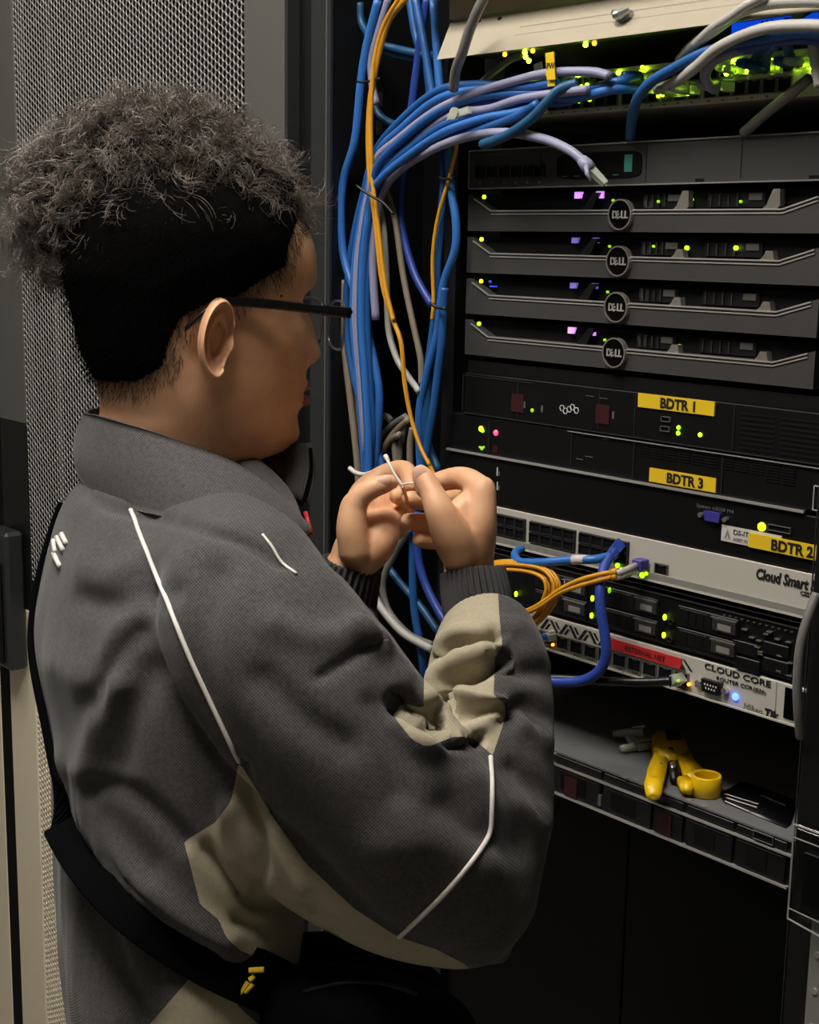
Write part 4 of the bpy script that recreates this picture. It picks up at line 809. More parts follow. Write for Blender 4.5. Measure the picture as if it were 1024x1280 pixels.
n2 = nt.nodes.new('ShaderNodeTexNoise'); n2.inputs['Scale'].default_value = 500; n2.inputs['Detail'].default_value = 3; L(tc.outputs['Object'], n2.inputs['Vector']); bp = nt.nodes.new('ShaderNodeBump'); bp.inputs['Strength'].default_value = .12; bp.inputs['Distance'].default_value = .001; L(n2.outputs['Fac'], bp.inputs['Height']); L(bp.outputs['Normal'], b.inputs['Normal'])
MATS['skin'] = sk
hm = mat('hair', (88, 77, 68), .34, spec=.8)
mat('hair_under', (8, 7, 7), .95, bump=.9, bscale=420, spec=.05)

def unit(v): v = np.array(v, float); return v/np.linalg.norm(v)
def interp_rows(rows, n):
    rows = np.array(rows, float); t = np.linspace(0, len(rows)-1, n); out = []
    for c in range(rows.shape[1]):
        p = rows[:, c]; q = np.concatenate([[2*p[0]-p[1]], p, [2*p[-1]-p[-2]]]); i = np.minimum(t.astype(int), len(rows)-2); f = t-i
        a, b_, c_, d_ = q[i], q[i+1], q[i+2], q[i+3]; out.append(.5*(2*b_+(c_-a)*f+(2*a-5*b_+4*c_-d_)*f*f+(3*b_-a-3*c_+d_)*f**3))
    return np.array(out).T
def grid_faces(nr, nc):
    return [(i*nc+k, i*nc+(k+1) % nc, (i+1)*nc+(k+1) % nc, (i+1)*nc+k) for i in range(nr-1) for k in range(nc)]+[tuple(range(nc-1, -1, -1)), tuple((nr-1)*nc+k for k in range(nc))]
def limb(pts, per=8, n=20):                      # pts: (px, py, depth, radius in pixels) -> tapered closed tube as (verts, faces)
    P = np.array([[*at(p[0], p[1], p[2]), p[3]*mpp(p[2])] for p in pts]); q = spline(P, per)
    mb = MB(); mb.tube(q[:, :3], np.maximum(q[:, 3], .002), n)
    # rounded ends
    for e in (0, -1): mb.add(*ball(q[e, :3], q[e, 3]*.98))
    return mb.v, mb.f
def ball(c, r, n=12, m=8, sc=(1, 1, 1)):
    vs = [(c[0], c[1], c[2]+r*sc[2])]; fs = []
    for i in range(1, m):
        for k in range(n):
            a = math.pi*i/m; p = 2*math.pi*k/n; vs.append((c[0]+r*sc[0]*math.sin(a)*math.cos(p), c[1]+r*sc[1]*math.sin(a)*math.sin(p), c[2]+r*sc[2]*math.cos(a)))
    vs.append((c[0], c[1], c[2]-r*sc[2])); e = len(vs)-1
    for k in range(n):
        fs.append((0, 1+k, 1+(k+1) % n)); fs.append((e, 1+(m-2)*n+(k+1) % n, 1+(m-2)*n+k))
        for i in range(m-2): fs.append((1+i*n+k, 1+(i+1)*n+k, 1+(i+1)*n+(k+1) % n, 1+i*n+(k+1) % n))
    return vs, fs
def remesh(pieces, voxel, smooth, fac=.5):
    mb = MB()
    for v, f in pieces: mb.add(v, f)
    me = bpy.data.meshes.new('tmp'); me.from_pydata(mb.v, [], mb.f)
    bm = bmesh.new(); bm.from_mesh(me); bmesh.ops.recalc_face_normals(bm, faces=bm.faces[:]); bm.to_mesh(me); bm.free()
    o = bpy.data.objects.new('tmp', me); COL.link(o)
    r = o.modifiers.new('r', 'REMESH'); r.mode = 'VOXEL'; r.voxel_size = voxel; r.adaptivity = 0
    if smooth: s = o.modifiers.new('s', 'SMOOTH'); s.factor = fac; s.iterations = smooth
    dg = bpy.context.evaluated_depsgraph_get(); me2 = bpy.data.meshes.new_from_object(o.evaluated_get(dg)); bpy.data.objects.remove(o)
    V = np.zeros(len(me2.vertices)*3); me2.vertices.foreach_get('co', V); V = V.reshape(-1, 3)
    me2.calc_loop_triangles(); T = np.zeros(len(me2.loop_triangles)*3, np.int32); me2.loop_triangles.foreach_get('vertices', T); T = T.reshape(-1, 3)
    bpy.data.meshes.remove(me2); return V, T
def vnormals(V, T):
    fn = np.cross(V[T[:, 1]]-V[T[:, 0]], V[T[:, 2]]-V[T[:, 0]]); N = np.zeros_like(V)
    for k in range(3): np.add.at(N, T[:, k], fn)
    return N/(np.linalg.norm(N, axis=1)[:, None]+1e-12)
def laplace(V, T, it, lam=.5, w=None):
    E = np.vstack([T[:, [0, 1]], T[:, [1, 2]], T[:, [2, 0]]]); E = np.vstack([E, E[:, ::-1]])
    cnt = np.bincount(E[:, 0], minlength=len(V))[:, None]
    for _ in range(it):
        S = np.stack([np.bincount(E[:, 0], V[E[:, 1], c], len(V)) for c in range(3)], 1)
        d = (S/np.maximum(cnt, 1)-V)*lam; V = V+(d if w is None else d*w[:, None])
    return V
def trimesh(name, V, T, m, parent, smooth=True, attr=None):
    V = np.asarray(V, float); c = np.array([(V[:, 0].min()+V[:, 0].max())/2, (V[:, 1].min()+V[:, 1].max())/2, V[:, 2].min()])
    me = bpy.data.meshes.new(name); n = len(T); k = T.shape[1]
    me.vertices.add(len(V)); me.vertices.foreach_set('co', (V-c).ravel()); me.loops.add(n*k); me.loops.foreach_set('vertex_index', T.ravel().astype(np.int32))
    me.polygons.add(n); me.polygons.foreach_set('loop_start', np.arange(n, dtype=np.int32)*k); me.polygons.foreach_set('loop_total', np.full(n, k, np.int32))
    if smooth: me.polygons.foreach_set('use_smooth', np.ones(n, bool))
    me.update(calc_edges=True)
    if attr is not None: a = me.attributes.new('stubble', 'FLOAT', 'POINT'); a.data.foreach_set('value', np.asarray(attr, np.float32))
    me.materials.append(MATS[m]); o = bpy.data.objects.new(name, me); COL.link(o); o.location = Vector(c)
    if parent: parent_to(o, parent)
    return o
def project(V):
    d = V-CAM; z = d@FW; return np.stack([512+FPX*(d@RT)/z, 640-FPX*(d@UP)/z], 1)
def polydist(p, poly, closed=True):              # distance of points to a polyline, and inside test
    poly = np.array(poly, float); a = poly; b_ = np.roll(poly, -1, 0)
    if not closed: a, b_ = a[:-1], b_[:-1]
    D = np.full(len(p), 1e9); ins = np.zeros(len(p), bool)
    for s, e in zip(a, b_):
        ab = e-s; t = np.clip(((p-s)@ab)/(ab@ab+1e-12), 0, 1); D = np.minimum(D, np.linalg.norm(p-s-t[:, None]*ab, axis=1))
        if closed:
            c = ((s[1] > p[:, 1]) != (e[1] > p[:, 1])); x = (e[0]-s[0])*(p[:, 1]-s[1])/(e[1]-s[1]+1e-12)+s[0]; ins ^= c & (p[:, 0] < x)
    return D, ins

FEET = at(215, 800, 1.2); FEET = np.array([FEET[0], FEET[1], 0.])
person = empty('person', FEET, 'person in grey and beige work jacket and glasses, working on a thin wire', 'person')
VH = unit([FW[0], FW[1], 0]); SH = unit([RT[0], RT[1], 0]); ZU = np.array([0, 0, 1.])

# ---- head frame
TH = math.radians(26); HP = math.radians(3)
fdir = math.cos(TH)*SH+math.sin(TH)*VH; rdir = math.sin(TH)*SH-math.cos(TH)*VH
fdir, udir = math.cos(HP)*fdir-math.sin(HP)*ZU, math.cos(HP)*ZU+math.sin(HP)*fdir
EAR = at(273, 428, 1.135); HO = EAR-.071*rdir
def H(x, y, z): return HO+rdir*x+fdir*y+udir*z
rows = [(-.205, .012, -.070, .058, 2.), (-.170, .012, -.071, .056, 2.), (-.142, .014, -.072, .056, 2.), (-.120, .022, -.074, .057, 2.), (-.106, .054, -.072, .0565, 1.7), (-.097, .084, -.072, .0575, 1.6),
        (-.086, .0950, -.073, .0605, 1.7), (-.073, .097, -.075, .0635, 1.8), (-.062, .0965, -.074, .0660, 1.9), (-.052, .0995, -.076, .0680, 1.95), (-.043, .0995, -.078, .0695, 2.), (-.029, .1010, -.081, .0710, 2.05), (-.015, .1010, -.085, .0720, 2.1),
        (0., .1015, -.088, .0730, 2.15), (.02, .0995, -.093, .0740, 2.2), (.035, .0950, -.097, .0745, 2.3), (.05, .1010, -.102, .0755, 2.3), (.07, .1035, -.101, .0765, 2.3), (.09, .098, -.097, .0755, 2.2), (.108, .084, -.087, .0680, 2.1), (.122, .061, -.066, .0520, 2.), (.130, .028, -.03, .024, 2.)]
R_ = interp_rows(rows, 90); NA = 96; hv = []
for (z, yf, yb, w, ex) in R_:
    ym = -.012 if z > -.12 else (yf+yb)/2
    for k in range(NA):
        a = 2*math.pi*k/NA; s, c = math.sin(a), math.cos(a)
        e = ex if c > 0 else 2.
        x = w*math.copysign(abs(s)**(2/e), s); y = ym+((yf-ym) if c > 0 else (ym-yb))*math.copysign(abs(c)**(2/e), c)
        if c > 0:
            def g(v, m_, sg): return math.exp(-((v-m_)/sg)**2)
            nz = max(0, min(1, (.042-z)/.052)) if z > -.010 else max(0, 1-((-.010-z)/.013)**2) if z > -.023 else 0
            y += .0165*nz*g(x, 0, .0105+.004*nz)+.006*g(z, -.012, .009)*(g(x, .013, .006)+g(x, -.013, .006))
            y += .0065*g(z, -.038, .006)*g(x, 0, .022)+.0065*g(z, -.0515, .0065)*g(x, 0, .019)-.004*g(z, -.0448, .0025)*g(x, 0, .024)
            y += .005*g(z, -.083, .012)*g(x, 0, .018)+.004*g(z, .052, .009)*g(abs(x), .03, .02)-.009*g(z, .033, .011)*g(abs(x), .032, .014)
            y += .003*g(z, .008, .016)*g(abs(x), .05, .014)
        hv.append(H(x, y, z))
head = (hv, grid_faces(len(R_), NA))

# ---- inner body, arms and hands (one continuous surface)
inner = [limb([(195, 600, 1.215, 80), (215, 700, 1.20, 108), (220, 850, 1.20, 118), (225, 1050, 1.20, 110), (230, 1250, 1.2, 105)], 4),
         limb([(215, 690, 1.20, 75), (270, 735, 1.06, 70), (310, 790, 1.02, 70)], 4), limb([(215, 690, 1.2, 75), (225, 730, 1.33, 60), (240, 800, 1.36, 55)], 4),
         limb([(310, 790, 1.02, 68), (450, 950, 1.02, 62), (590, 1095, 1.03, 55)], 4), limb([(590, 1095, 1.03, 55), (612, 930, 1.07, 50), (598, 790, 1.12, 38), (588, 730, 1.135, 34)], 5),
         limb([(240, 800, 1.36, 52), (330, 920, 1.34, 48), (385, 860, 1.28, 42), (420, 750, 1.225, 34), (438, 708, 1.215, 31)], 5)]
# right hand
RH = [limb([(588, 735, 1.135, 31), (586, 700, 1.14, 32), (588, 670, 1.145, 33)], 5), limb([(590, 705, 1.135, 24), (598, 660, 1.125, 23), (603, 612, 1.128, 18)], 5), limb([(590, 705, 1.15, 24), (597, 660, 1.15, 25), (602, 622, 1.152, 18)], 5),
      limb([(588, 705, 1.16, 22), (594, 665, 1.168, 23), (598, 638, 1.17, 17)], 5), limb([(585, 705, 1.165, 20), (592, 675, 1.18, 20), (596, 655, 1.185, 15)], 5),
      limb([(580, 702, 1.128, 24), (566, 672, 1.115, 26), (551, 641, 1.108, 20), (540, 616, 1.112, 15.5), (531, 600, 1.118, 14.5), (526, 592, 1.122, 12)], 6),
      limb([(574, 668, 1.125, 24), (576, 640, 1.125, 18), (590, 625, 1.13, 15)], 4),
      limb([(602, 613, 1.130, 18), (585, 600, 1.142, 15.5), (569, 598, 1.155, 14.5), (548, 603, 1.160, 13), (530, 612, 1.158, 11.5)], 6),
      limb([(603, 624, 1.152, 17), (580, 620, 1.185, 14.5), (556, 624, 1.20, 13.5), (530, 626, 1.192, 12.5), (512, 624, 1.182, 11)], 6),
      limb([(599, 640, 1.170, 16), (578, 642, 1.205, 14), (552, 650, 1.215, 13), (528, 653, 1.205, 12), (510, 651, 1.195, 10.5)], 6),
      limb([(596, 655, 1.185, 14), (578, 664, 1.212, 12.5), (556, 674, 1.218, 11.5), (538, 677, 1.21, 10.5), (524, 675, 1.20, 9.5)], 6)]
# left hand
LH = [limb([(438, 712, 1.215, 29), (447, 688, 1.215, 31), (460, 665, 1.218, 30)], 5), limb([(452, 700, 1.205, 24), (470, 680, 1.205, 25), (482, 655, 1.215, 22)], 5), limb([(445, 690, 1.195, 22), (440, 660, 1.19, 20), (442, 632, 1.19, 17)], 5),
      limb([(440, 645, 1.19, 17), (449, 622, 1.188, 15), (466, 610, 1.186, 13.5), (481, 605, 1.186, 12), (491, 602, 1.187, 9.5)], 6),
      limb([(448, 640, 1.225, 22), (455, 615, 1.235, 17), (474, 597, 1.24, 13.5), (492, 589, 1.238, 13), (506, 588, 1.23, 12.5), (512, 597, 1.218, 11.5), (513, 608, 1.208, 10)], 6),
      limb([(468, 640, 1.235, 22), (478, 622, 1.245, 15), (498, 612, 1.245, 12.5), (503, 620, 1.228, 11.5), (496, 620, 1.214, 10.5)], 6),
      limb([(478, 650, 1.235, 22), (492, 636, 1.25, 14), (506, 634, 1.248, 12), (504, 644, 1.232, 11.5), (494, 645, 1.222, 10.5)], 6),
      limb([(476, 668, 1.225, 22), (492, 656, 1.245, 13), (502, 657, 1.243, 11), (498, 665, 1.23, 10)], 6)]
V, T = remesh([head]+inner+RH+LH, .0021, 4, .5)
px = project(V)
# hairline in the head's side plane
def hl(x, y):
    d = ray(x, y); t = ((HO+rdir*.066-CAM)@rdir)/(d@rdir); q = CAM+d*t-HO; return (q@fdir, q@udir)
HAIRLINE = [hl(*p) for p in [(398, 262), (376, 282), (362, 302), (355, 332), (330, 346), (305, 362), (288, 374), (250, 380), (222, 398), (208, 432), (203, 458), (178, 478), (128, 488)]]+[(-.14, -.06), (-.16, .16), (.1, .17)]
loc = V-HO; lx, ly, lz_ = loc@rdir, loc@fdir, loc@udir
D, ins = polydist(np.stack([ly, lz_], 1), HAIRLINE); sd = np.where(ins, -D, D); sd[lz_ < -.16] = 1; far = np.linalg.norm(loc, axis=1) > .25; sd[far] = 1
stub = np.clip((.017-sd)/.026, 0, 1)
jaw = np.exp(-((lz_+.088)/.018)**2)*np.exp(-((ly-.04)/.045)**2)*.38; jaw[far] = 0
lips = np.zeros(len(V))
stub = np.maximum(stub, jaw)
# ears
def ear(sgn):
    vs = []; NR, NP = 26, 56
    for i in range(NR+1):
        rho = i/NR
        for k in range(NP):
            p = 2*math.pi*k/NP; c, s = math.cos(p), math.sin(p)           # c: towards the face, s: up
            a = .0165*(1.08 if c < 0 else .92)*(1-.22*max(0, -s)**1.5); b_ = .0325
            fwd = rho*a*c+.003*s*rho-.004; upz = rho*b_*s+.0035
            fold = math.exp(-((rho-.90)/.09)**2)*.0080*(1 if c < .55 or s > .3 else .35)
            anti = math.exp(-((rho-.58)/.11)**2)*.0062*(.5-.5*c)*(1 if s > -.6 else .4)
            conch = -.0140*math.exp(-((rho*math.hypot(c+.02, s+.15)-.12)/.30)**2)
            trag = .005*math.exp(-((fwd-.0095)/.004)**2-((upz+.003)/.006)**2)
            lobe = .003*math.exp(-((upz+.027)/.008)**2)
            h = .004+.0135*max(0, (-fwd+.010)/.028)+fold+anti+conch+trag+lobe
            if rho > .94: h -= (rho-.94)/.06*.007
            vs.append(H(sgn*(.0705+h), fwd, upz))
        if rho == 0: pass
    for k in range(NP):                                                   # close the back against the skull
        v = vs[NR*NP+k]; q = np.array(v)-HO; vs.append(H(sgn*.066, (q@fdir)*.72+.002, (q@udir)*.8))
    fs = [(i*NP+k, i*NP+(k+1) % NP, (i+1)*NP+(k+1) % NP, (i+1)*NP+k) for i in range(NR+1) for k in range(NP)]
    return np.array(vs), np.array(fs)
EV1, EF1 = ear(1); EV2, EF2 = ear(-1); EF1 = EF1[:, ::-1]
q2t = lambda q: np.vstack([q[:, [0, 1, 2]], q[:, [0, 2, 3]]])
n0 = len(V); Vb = np.vstack([V, EV1, EV2]); Tb = np.vstack([T, q2t(EF1)+n0, q2t(EF2)+n0+len(EV1)]); Sb = np.concatenate([stub, np.zeros(len(EV1)+len(EV2))])
body = trimesh('body', Vb, Tb, 'skin', person, True, Sb)
BV_body = BVHTree.FromPolygons([Vector(v) for v in Vb], Tb.tolist())
def hit(bvh, x, y, off=0.):
    d = ray(x, y); d = d/np.linalg.norm(d); h = bvh.ray_cast(Vector(CAM), Vector(d))
    if h[0] is None: return None
    n = np.array(h[1]); n = n if n@d < 0 else -n
    return np.array(h[0])+n*off
p = hit(BV_body, 351.5, 370, .0002); MB().add(*ball(p, .0011, 8, 6)).build('mole', 'mole', body, True)
# lips
for (z, yy, hgt) in ((-.0385, .1075, .0042), (-.0515, .1070, .0048)):
    mb = MB(); pts = []
    for x in np.linspace(-.021, .021, 13): pts.append(H(x, yy-.45*x*x/.021-.0035+.0015*(1-abs(x)/.021), z+(.001 if z > -.05 else 0)*math.cos(x*150)))
    mb.tube(pts, [hgt*(.25+.75*math.sqrt(max(0, 1-(i/6-1)**2))) for i in range(13)], 8); mat('lip', (150, 84, 76), .45) if 'lip' not in MATS else None; mb.build('lip', 'lip', body, True)
# nails
def nail(x, y, dep, ang, w, l):
    c = hit(BV_body, x, y, .0003)
    if c is None: return
    a = math.radians(ang); u = RT*math.cos(a)+UP*math.sin(a); w_ = -RT*math.sin(a)+UP*math.cos(a); n = unit(CAM-c)
    vs = []; fs = []; NR = 5
    for i in range(NR+1):
        for k in range(16):
            p = 2*math.pi*k/16; rr = i/NR; vs.append(c+u*l*rr*math.cos(p)+w_*w*rr*math.sin(p)+n*(.0012*(1-rr*rr)))
    fs = [((i+1)*16+k, (i+1)*16+(k+1) % 16, i*16+(k+1) % 16, i*16+k) for i in range(NR) for k in range(16)]
    meshobj('fingernail', vs, fs, 'nail', body, True)
nail(526, 591, 0, 120, .0048, .0062); nail(481, 601, 0, 12, .0040, .0068)

# ---- hair: cropped sides, full curly top
sideV, sideT = None, None
N0 = vnormals(V, T); keep = (sd < .001) & (~far)
tk = T[keep[T].all(1)]; used = np.unique(tk); remap = -np.ones(len(V), int); remap[used] = np.arange(len(used))
thick = np.clip(-sd[used]/.03, 0, 1)**.7*.0075+.0006
hairo = empty('hair', HO)
parent_to(hairo, person)
trimesh('cropped_side', V[used]+N0[used]*thick[:, None], remap[tk], 'hair_under', hairo, True)
HC = at(203, 268, 1.20)
outline = np.array([(0, 282), (3, 235), (30, 195), (75, 153), (128, 126), (200, 111), (255, 118), (312, 146), (355, 182), (392, 222), (402, 258), (392, 284), (372, 285), (350, 300), (300, 318), (230, 335), (180, 360), (130, 420), (112, 440), (95, 412), (62, 365), (28, 335), (6, 308)], float)
outline = np.array([203, 268])+(outline-np.array([203, 268]))*np.array([1., .95])
oa = np.arctan2(-(outline[:, 1]-268), outline[:, 0]-203); orr = np.hypot(outline[:, 0]-203, outline[:, 1]-268)*mpp(1.2)
ordr = np.argsort(oa); oa, orr = oa[ordr], orr[ordr]
def hair_r(D):
    x, y, z = D@RT, D@UP, D@FW; psi = np.arctan2(y, x); cb = np.hypot(x, y)
    Rp = np.interp(psi, np.r_[oa[-1]-2*math.pi, oa, oa[0]+2*math.pi], np.r_[orr[-1], orr, orr[0]])
    Rd = np.where(y > -.2, .100, .088)
    return 1/np.sqrt((cb/Rp)**2+(z/Rd)**2)
n = 90; m_ = 60; dirs = np.array([[math.sin(math.pi*(i+.5)/m_)*math.cos(2*math.pi*k/n), math.sin(math.pi*(i+.5)/m_)*math.sin(2*math.pi*k/n), math.cos(math.pi*(i+.5)/m_)] for i in range(m_) for k in range(n)])
rad = hair_r(dirs)*.86
lump = np.array([noise.fractal(Vector(d*5.5), .8, 2.2, 3) for d in dirs])
mv = HC+dirs*(rad*(1+.07*lump))[:, None]
trimesh('curl_mass', mv, np.array([q for q in grid_faces(m_, n) if len(q) == 4]), 'hair_under', hairo, True)
# curls
def strands(name, root, d0, length, curl_r, turns, rad0, seg, m, parent, grav=.0, ref=None, ph=None, s=None):
    n = len(root); t = np.linspace(0, 1, seg)
    d0 = d0/np.linalg.norm(d0, axis=1)[:, None]; ref = RNG.normal(size=(n, 3)) if ref is None else ref; u = np.cross(d0, ref); u /= np.linalg.norm(u, axis=1)[:, None]; w = np.cross(d0, u)
    ph = RNG.uniform(0, 2*math.pi, n) if ph is None else ph; s = RNG.choice([-1, 1], n) if s is None else s
    A = ph[:, None]+s[:, None]*t[None]*turns[:, None]*2*math.pi; cr = curl_r[:, None]*np.minimum(1, t*3)[None]
    P = root[:, None]+d0[:, None]*(length[:, None]*t[None])[..., None]+u[:, None]*((np.cos(A)-np.cos(ph)[:, None])*cr)[..., None]+w[:, None]*((np.sin(A)-np.sin(ph)[:, None])*cr)[..., None]
    P[..., 2] -= grav*(t**2)[None]*length[:, None]
    tan = np.gradient(P, axis=1); tan /= np.linalg.norm(tan, axis=2)[..., None]+1e-12
    uu = np.cross(tan, u[:, None]+.3*w[:, None]); uu /= np.linalg.norm(uu, axis=2)[..., None]+1e-12; ww = np.cross(tan, uu)
    r = (rad0[:, None]*(1-.65*t[None]))[..., None]
    R3 = np.stack([P+r*(math.cos(a)*uu+math.sin(a)*ww) for a in (0, 2.094, 4.189)], 2)      # n, seg, 3, 3
    base = (np.arange(n)*seg*3)[:, None, None]+(np.arange(seg-1)*3)[None, :, None]; F = []
    for k in range(3):
        q = (k+1) % 3; F.append(np.stack([base+k, base+q, base+3+q, base+3+k], -1).reshape(-1, 4))
    return trimesh(name, R3.reshape(-1, 3), np.vstack(F), m, parent, True)
NC, PER = 2600, 7                                 # clumps of curled hair, strands in each
dd = RNG.normal(size=(NC*4, 3)); dd /= np.linalg.norm(dd, axis=1)[:, None]
yy = dd@UP; xx = dd@RT; zz = dd@FW
ok = (yy > -.55) & ~((xx > .35) & (yy < -.08) & (np.abs(zz) < .75)); dd = dd[ok][:NC]; n = len(dd)
rnd = RNG.normal(size=(n, 3)); sweep = -RT*.25-UP*.05
d0 = dd*RNG.uniform(.15, .8, n)[:, None]+rnd*.5+sweep*.5-UP*.15
rp_ = lambda q: np.repeat(q, PER, axis=0); k = n*PER
root = rp_(HC+dd*(hair_r(dd)*RNG.uniform(.74, .91, n))[:, None])+RNG.normal(size=(k, 3))*.0016
strands('curl_strands', root, rp_(d0)+RNG.normal(size=(k, 3))*.10, rp_(RNG.uniform(.016, .036, n))*RNG.uniform(.8, 1.15, k), rp_(RNG.uniform(.003, .0075, n))*RNG.uniform(.85, 1.15, k), rp_(RNG.uniform(.5, 1.3, n)), RNG.uniform(.00022, .00046, k), 10, 'hair', hairo, .15, ref=rp_(RNG.normal(size=(n, 3)))+RNG.normal(size=(k, 3))*.05, ph=rp_(RNG.uniform(0, 2*math.pi, n))+RNG.normal(size=k)*.25, s=rp_(RNG.choice([-1, 1], n)))
ns = 900; ds_ = RNG.normal(size=(ns, 3)); ds_ /= np.linalg.norm(ds_, axis=1)[:, None]; ds_ = ds_[(ds_@UP) > -.1]; ns = len(ds_)      # loose flyaway hairs
strands('flyaway_hairs', HC+ds_*(hair_r(ds_)*.9)[:, None], ds_*.7+RNG.normal(size=(ns, 3))*.6, RNG.uniform(.015, .04, ns), RNG.uniform(.003, .008, ns), RNG.uniform(.4, 1., ns), np.full(ns, .00018), 10, 'hair', hairo, .1)
cd2 = np.where((sd < 0) & (~far) & (lx > -.02))[0]; cd2 = RNG.choice(cd2, 5000); nr = len(cd2)
strands('side_hairs', V[cd2]+N0[cd2]*(np.clip(-sd[cd2]/.03, 0, 1)**.7*.006)[:, None], N0[cd2]*.3+np.array([0, 0, -1.])*.7-fdir*.3+RNG.normal(size=(nr, 3))*.3, RNG.uniform(.005, .012, nr), np.full(nr, .0008), np.full(nr, .6), RNG.uniform(.00015, .0003, nr), 4, 'hair_under', hairo)
# short hairs along the fade
cand = np.where((np.abs(sd) < .014) & (~far) & (lx > 0))[0]; cand = RNG.choice(cand, 1500); nr = len(cand)
d0 = N0[cand]*.35+np.array([0, 0, -1.])*.8+fdir*RNG.normal(size=(nr, 1))*.3; 
strands('fade_hairs', V[cand], d0, RNG.uniform(.004, .011, nr), np.full(nr, .0004), np.full(nr, .5), RNG.uniform(.00012, .0002, nr), 4, 'hair_under', hairo)

# ---- glasses
gs_ = empty('glasses', H(0, .10, .03), 'black framed rectangular glasses worn by the person', 'glasses')
for s in (1, -1):
    def tp(y, z, x): return H(s*x, y, z)
    pts = [tp(-.030, .010, .078), tp(-.014, .024, .080), tp(.002, .0325, .0790), tp(.04, .0325, .0760), (tp(.085, .030, .0725)), tp(.114, .0285, .0700)]
    q_ = spline(pts, 6); mb = MB(); vs = []
    for i, p in enumerate(q_):
        hh = .0022+.0016*min(1, i/8)+.0008*(i > 24)
        for (a_, b_) in ((-1, -.7), (-1, .7), (-.4, 1), (.4, 1), (1, .7), (1, -.7), (.4, -1), (-.4, -1)): vs.append(p+rdir*s*a_*.0014+udir*b_*hh)
    mb.add(vs, grid_faces(len(q_), 8)); mb.build('temple_arm', 'glasses_black', gs_, True)
    cx = .034; rim = []; lens = []
    for k in range(40):
        a = 2*math.pi*k/40; ex = .62; x = .0275*math.copysign(abs(math.cos(a))**ex, math.cos(a)); z = .0205*math.copysign(abs(math.sin(a))**ex, math.sin(a))
        yb_ = .1215-((x+cx)**2)*2.4; rim.append(H(s*(cx+x), yb_, .0165+z))
    c_ = H(s*cx, .1215-cx*cx*2.0, .0165)
    MB().tube(rim+[rim[0]], .0012, 8, cap=False).build('rim', 'wire_rim', gs_, True)
    MB().add(rim+[c_], [(k, (k+1) % 40, 40) for k in range(40)]).build('lens', 'lens', gs_, True)
    MB().tube([H(s*.0605, .1125, .0295), H(s*.0660, .1155, .0292), H(s*.0705, .1125, .0288)], .0024, 8).build('hinge', 'glasses_black', gs_, True)
MB().tube([H(-.008, .1215, .027), H(0, .124, .030), H(.008, .1215, .027)], .0013, 8).build('bridge', 'wire_rim', gs_, True)

# ---- jacket
BT = math.radians(20); bf = math.cos(BT)*SH+math.sin(BT)*VH; bx = math.sin(BT)*SH-math.cos(BT)*VH
def section(py, l, r, a, dep=1.2, n=48):
    c = at((l+r)/2, py, dep); hw = (r-l)/2*mpp(dep); b_ = math.sqrt(max(hw*hw-(a*math.sin(BT))**2, .03**2))/math.cos(BT)
    return [c+bx*a*math.copysign(abs(math.cos(t))**.9, math.cos(t))+bf*b_*math.copysign(abs(math.sin(t))**.9, math.sin(t)) for t in np.linspace(0, 2*math.pi, n, endpoint=False)]
tors = interp_rows([(572, 128, 322, .080, 1.20), (590, 112, 345, .100, 1.20), (612, 92, 366, .128, 1.20), (640, 70, 382, .160, 1.20), (680, 53, 392, .185, 1.20), (740, 37, 400, .200, 1.20), (800, 31, 404, .205, 1.2), (870, 40, 404, .205, 1.2), (950, 47, 398, .20, 1.2), (1050, 52, 388, .19, 1.2), (1150, 56, 384, .185, 1.2), (1230, 60, 384, .19, 1.2), (1300, 66, 388, .19, 1.2), (1420, 74, 392, .185, 1.2)], 60)
tv = []
for row in tors: tv += section(*row)
J = [(tv, grid_faces(len(tors), 48)),
     limb([(225, 668, 1.17, 70), (290, 712, 1.06, 96), (322, 790, 1.02, 122), (390, 880, 1.005, 126), (470, 970, 1.0, 118), (535, 1055, 1.005, 112), (576, 1112, 1.02, 98)], 8, 28),
     limb([(330, 930, 1.06, 110), (400, 1040, 1.04, 100), (500, 1118, 1.02, 82), (580, 1130, 1.02, 82)], 6, 24),
     limb([(576, 1112, 1.02, 98), (608, 1015, 1.035, 84), (614, 930, 1.055, 78), (612, 860, 1.08, 78), (607, 805, 1.105, 66), (601, 776, 1.12, 50), (599, 768, 1.124, 38)], 8, 28),
     limb([(575, 1115, 1.02, 88), (604, 1160, 1.02, 48), (622, 1188, 1.02, 20)], 6, 24),
     limb([(225, 670, 1.23, 68), (240, 730, 1.34, 88), (255, 800, 1.38, 85), (330, 920, 1.36, 72), (385, 870, 1.29, 58), (424, 790, 1.24, 50), (428, 742, 1.224, 40)], 6, 24)]
V, T = remesh(J, .0036, 10, .5)
px = project(V); facing = np.einsum('ij,ij->i', vnormals(V, T), (CAM-V)/np.linalg.norm(CAM-V, axis=1)[:, None])
def crease(line, depth, sig, near=True, lo=None):   # presses a fold line into the cloth (positive depth) or raises a ridge (negative)
    global V
    pl = spline([(*q, 0) for q in line], 6)[:, :2]; p_ = project(V); D, _ = polydist(p_, pl, False)
    N = vnormals(V, T); fac = np.einsum('ij,ij->i', N, (CAM-V)/np.linalg.norm(CAM-V, axis=1)[:, None]); w = np.exp(-(D/sig)**2)*np.clip(fac*1.6, 0, 1)
    V = V-N*(w*depth)[:, None]
# broad undulation of the cloth
N = vnormals(V, T)
V = V+N*np.array([.0045*noise.noise(Vector((v[0]*9, v[1]*9, v[2]*6))) + .0022*noise.noise(Vector((v[0]*22, v[1]*22, v[2]*14+3))) for v in V])[:, None]
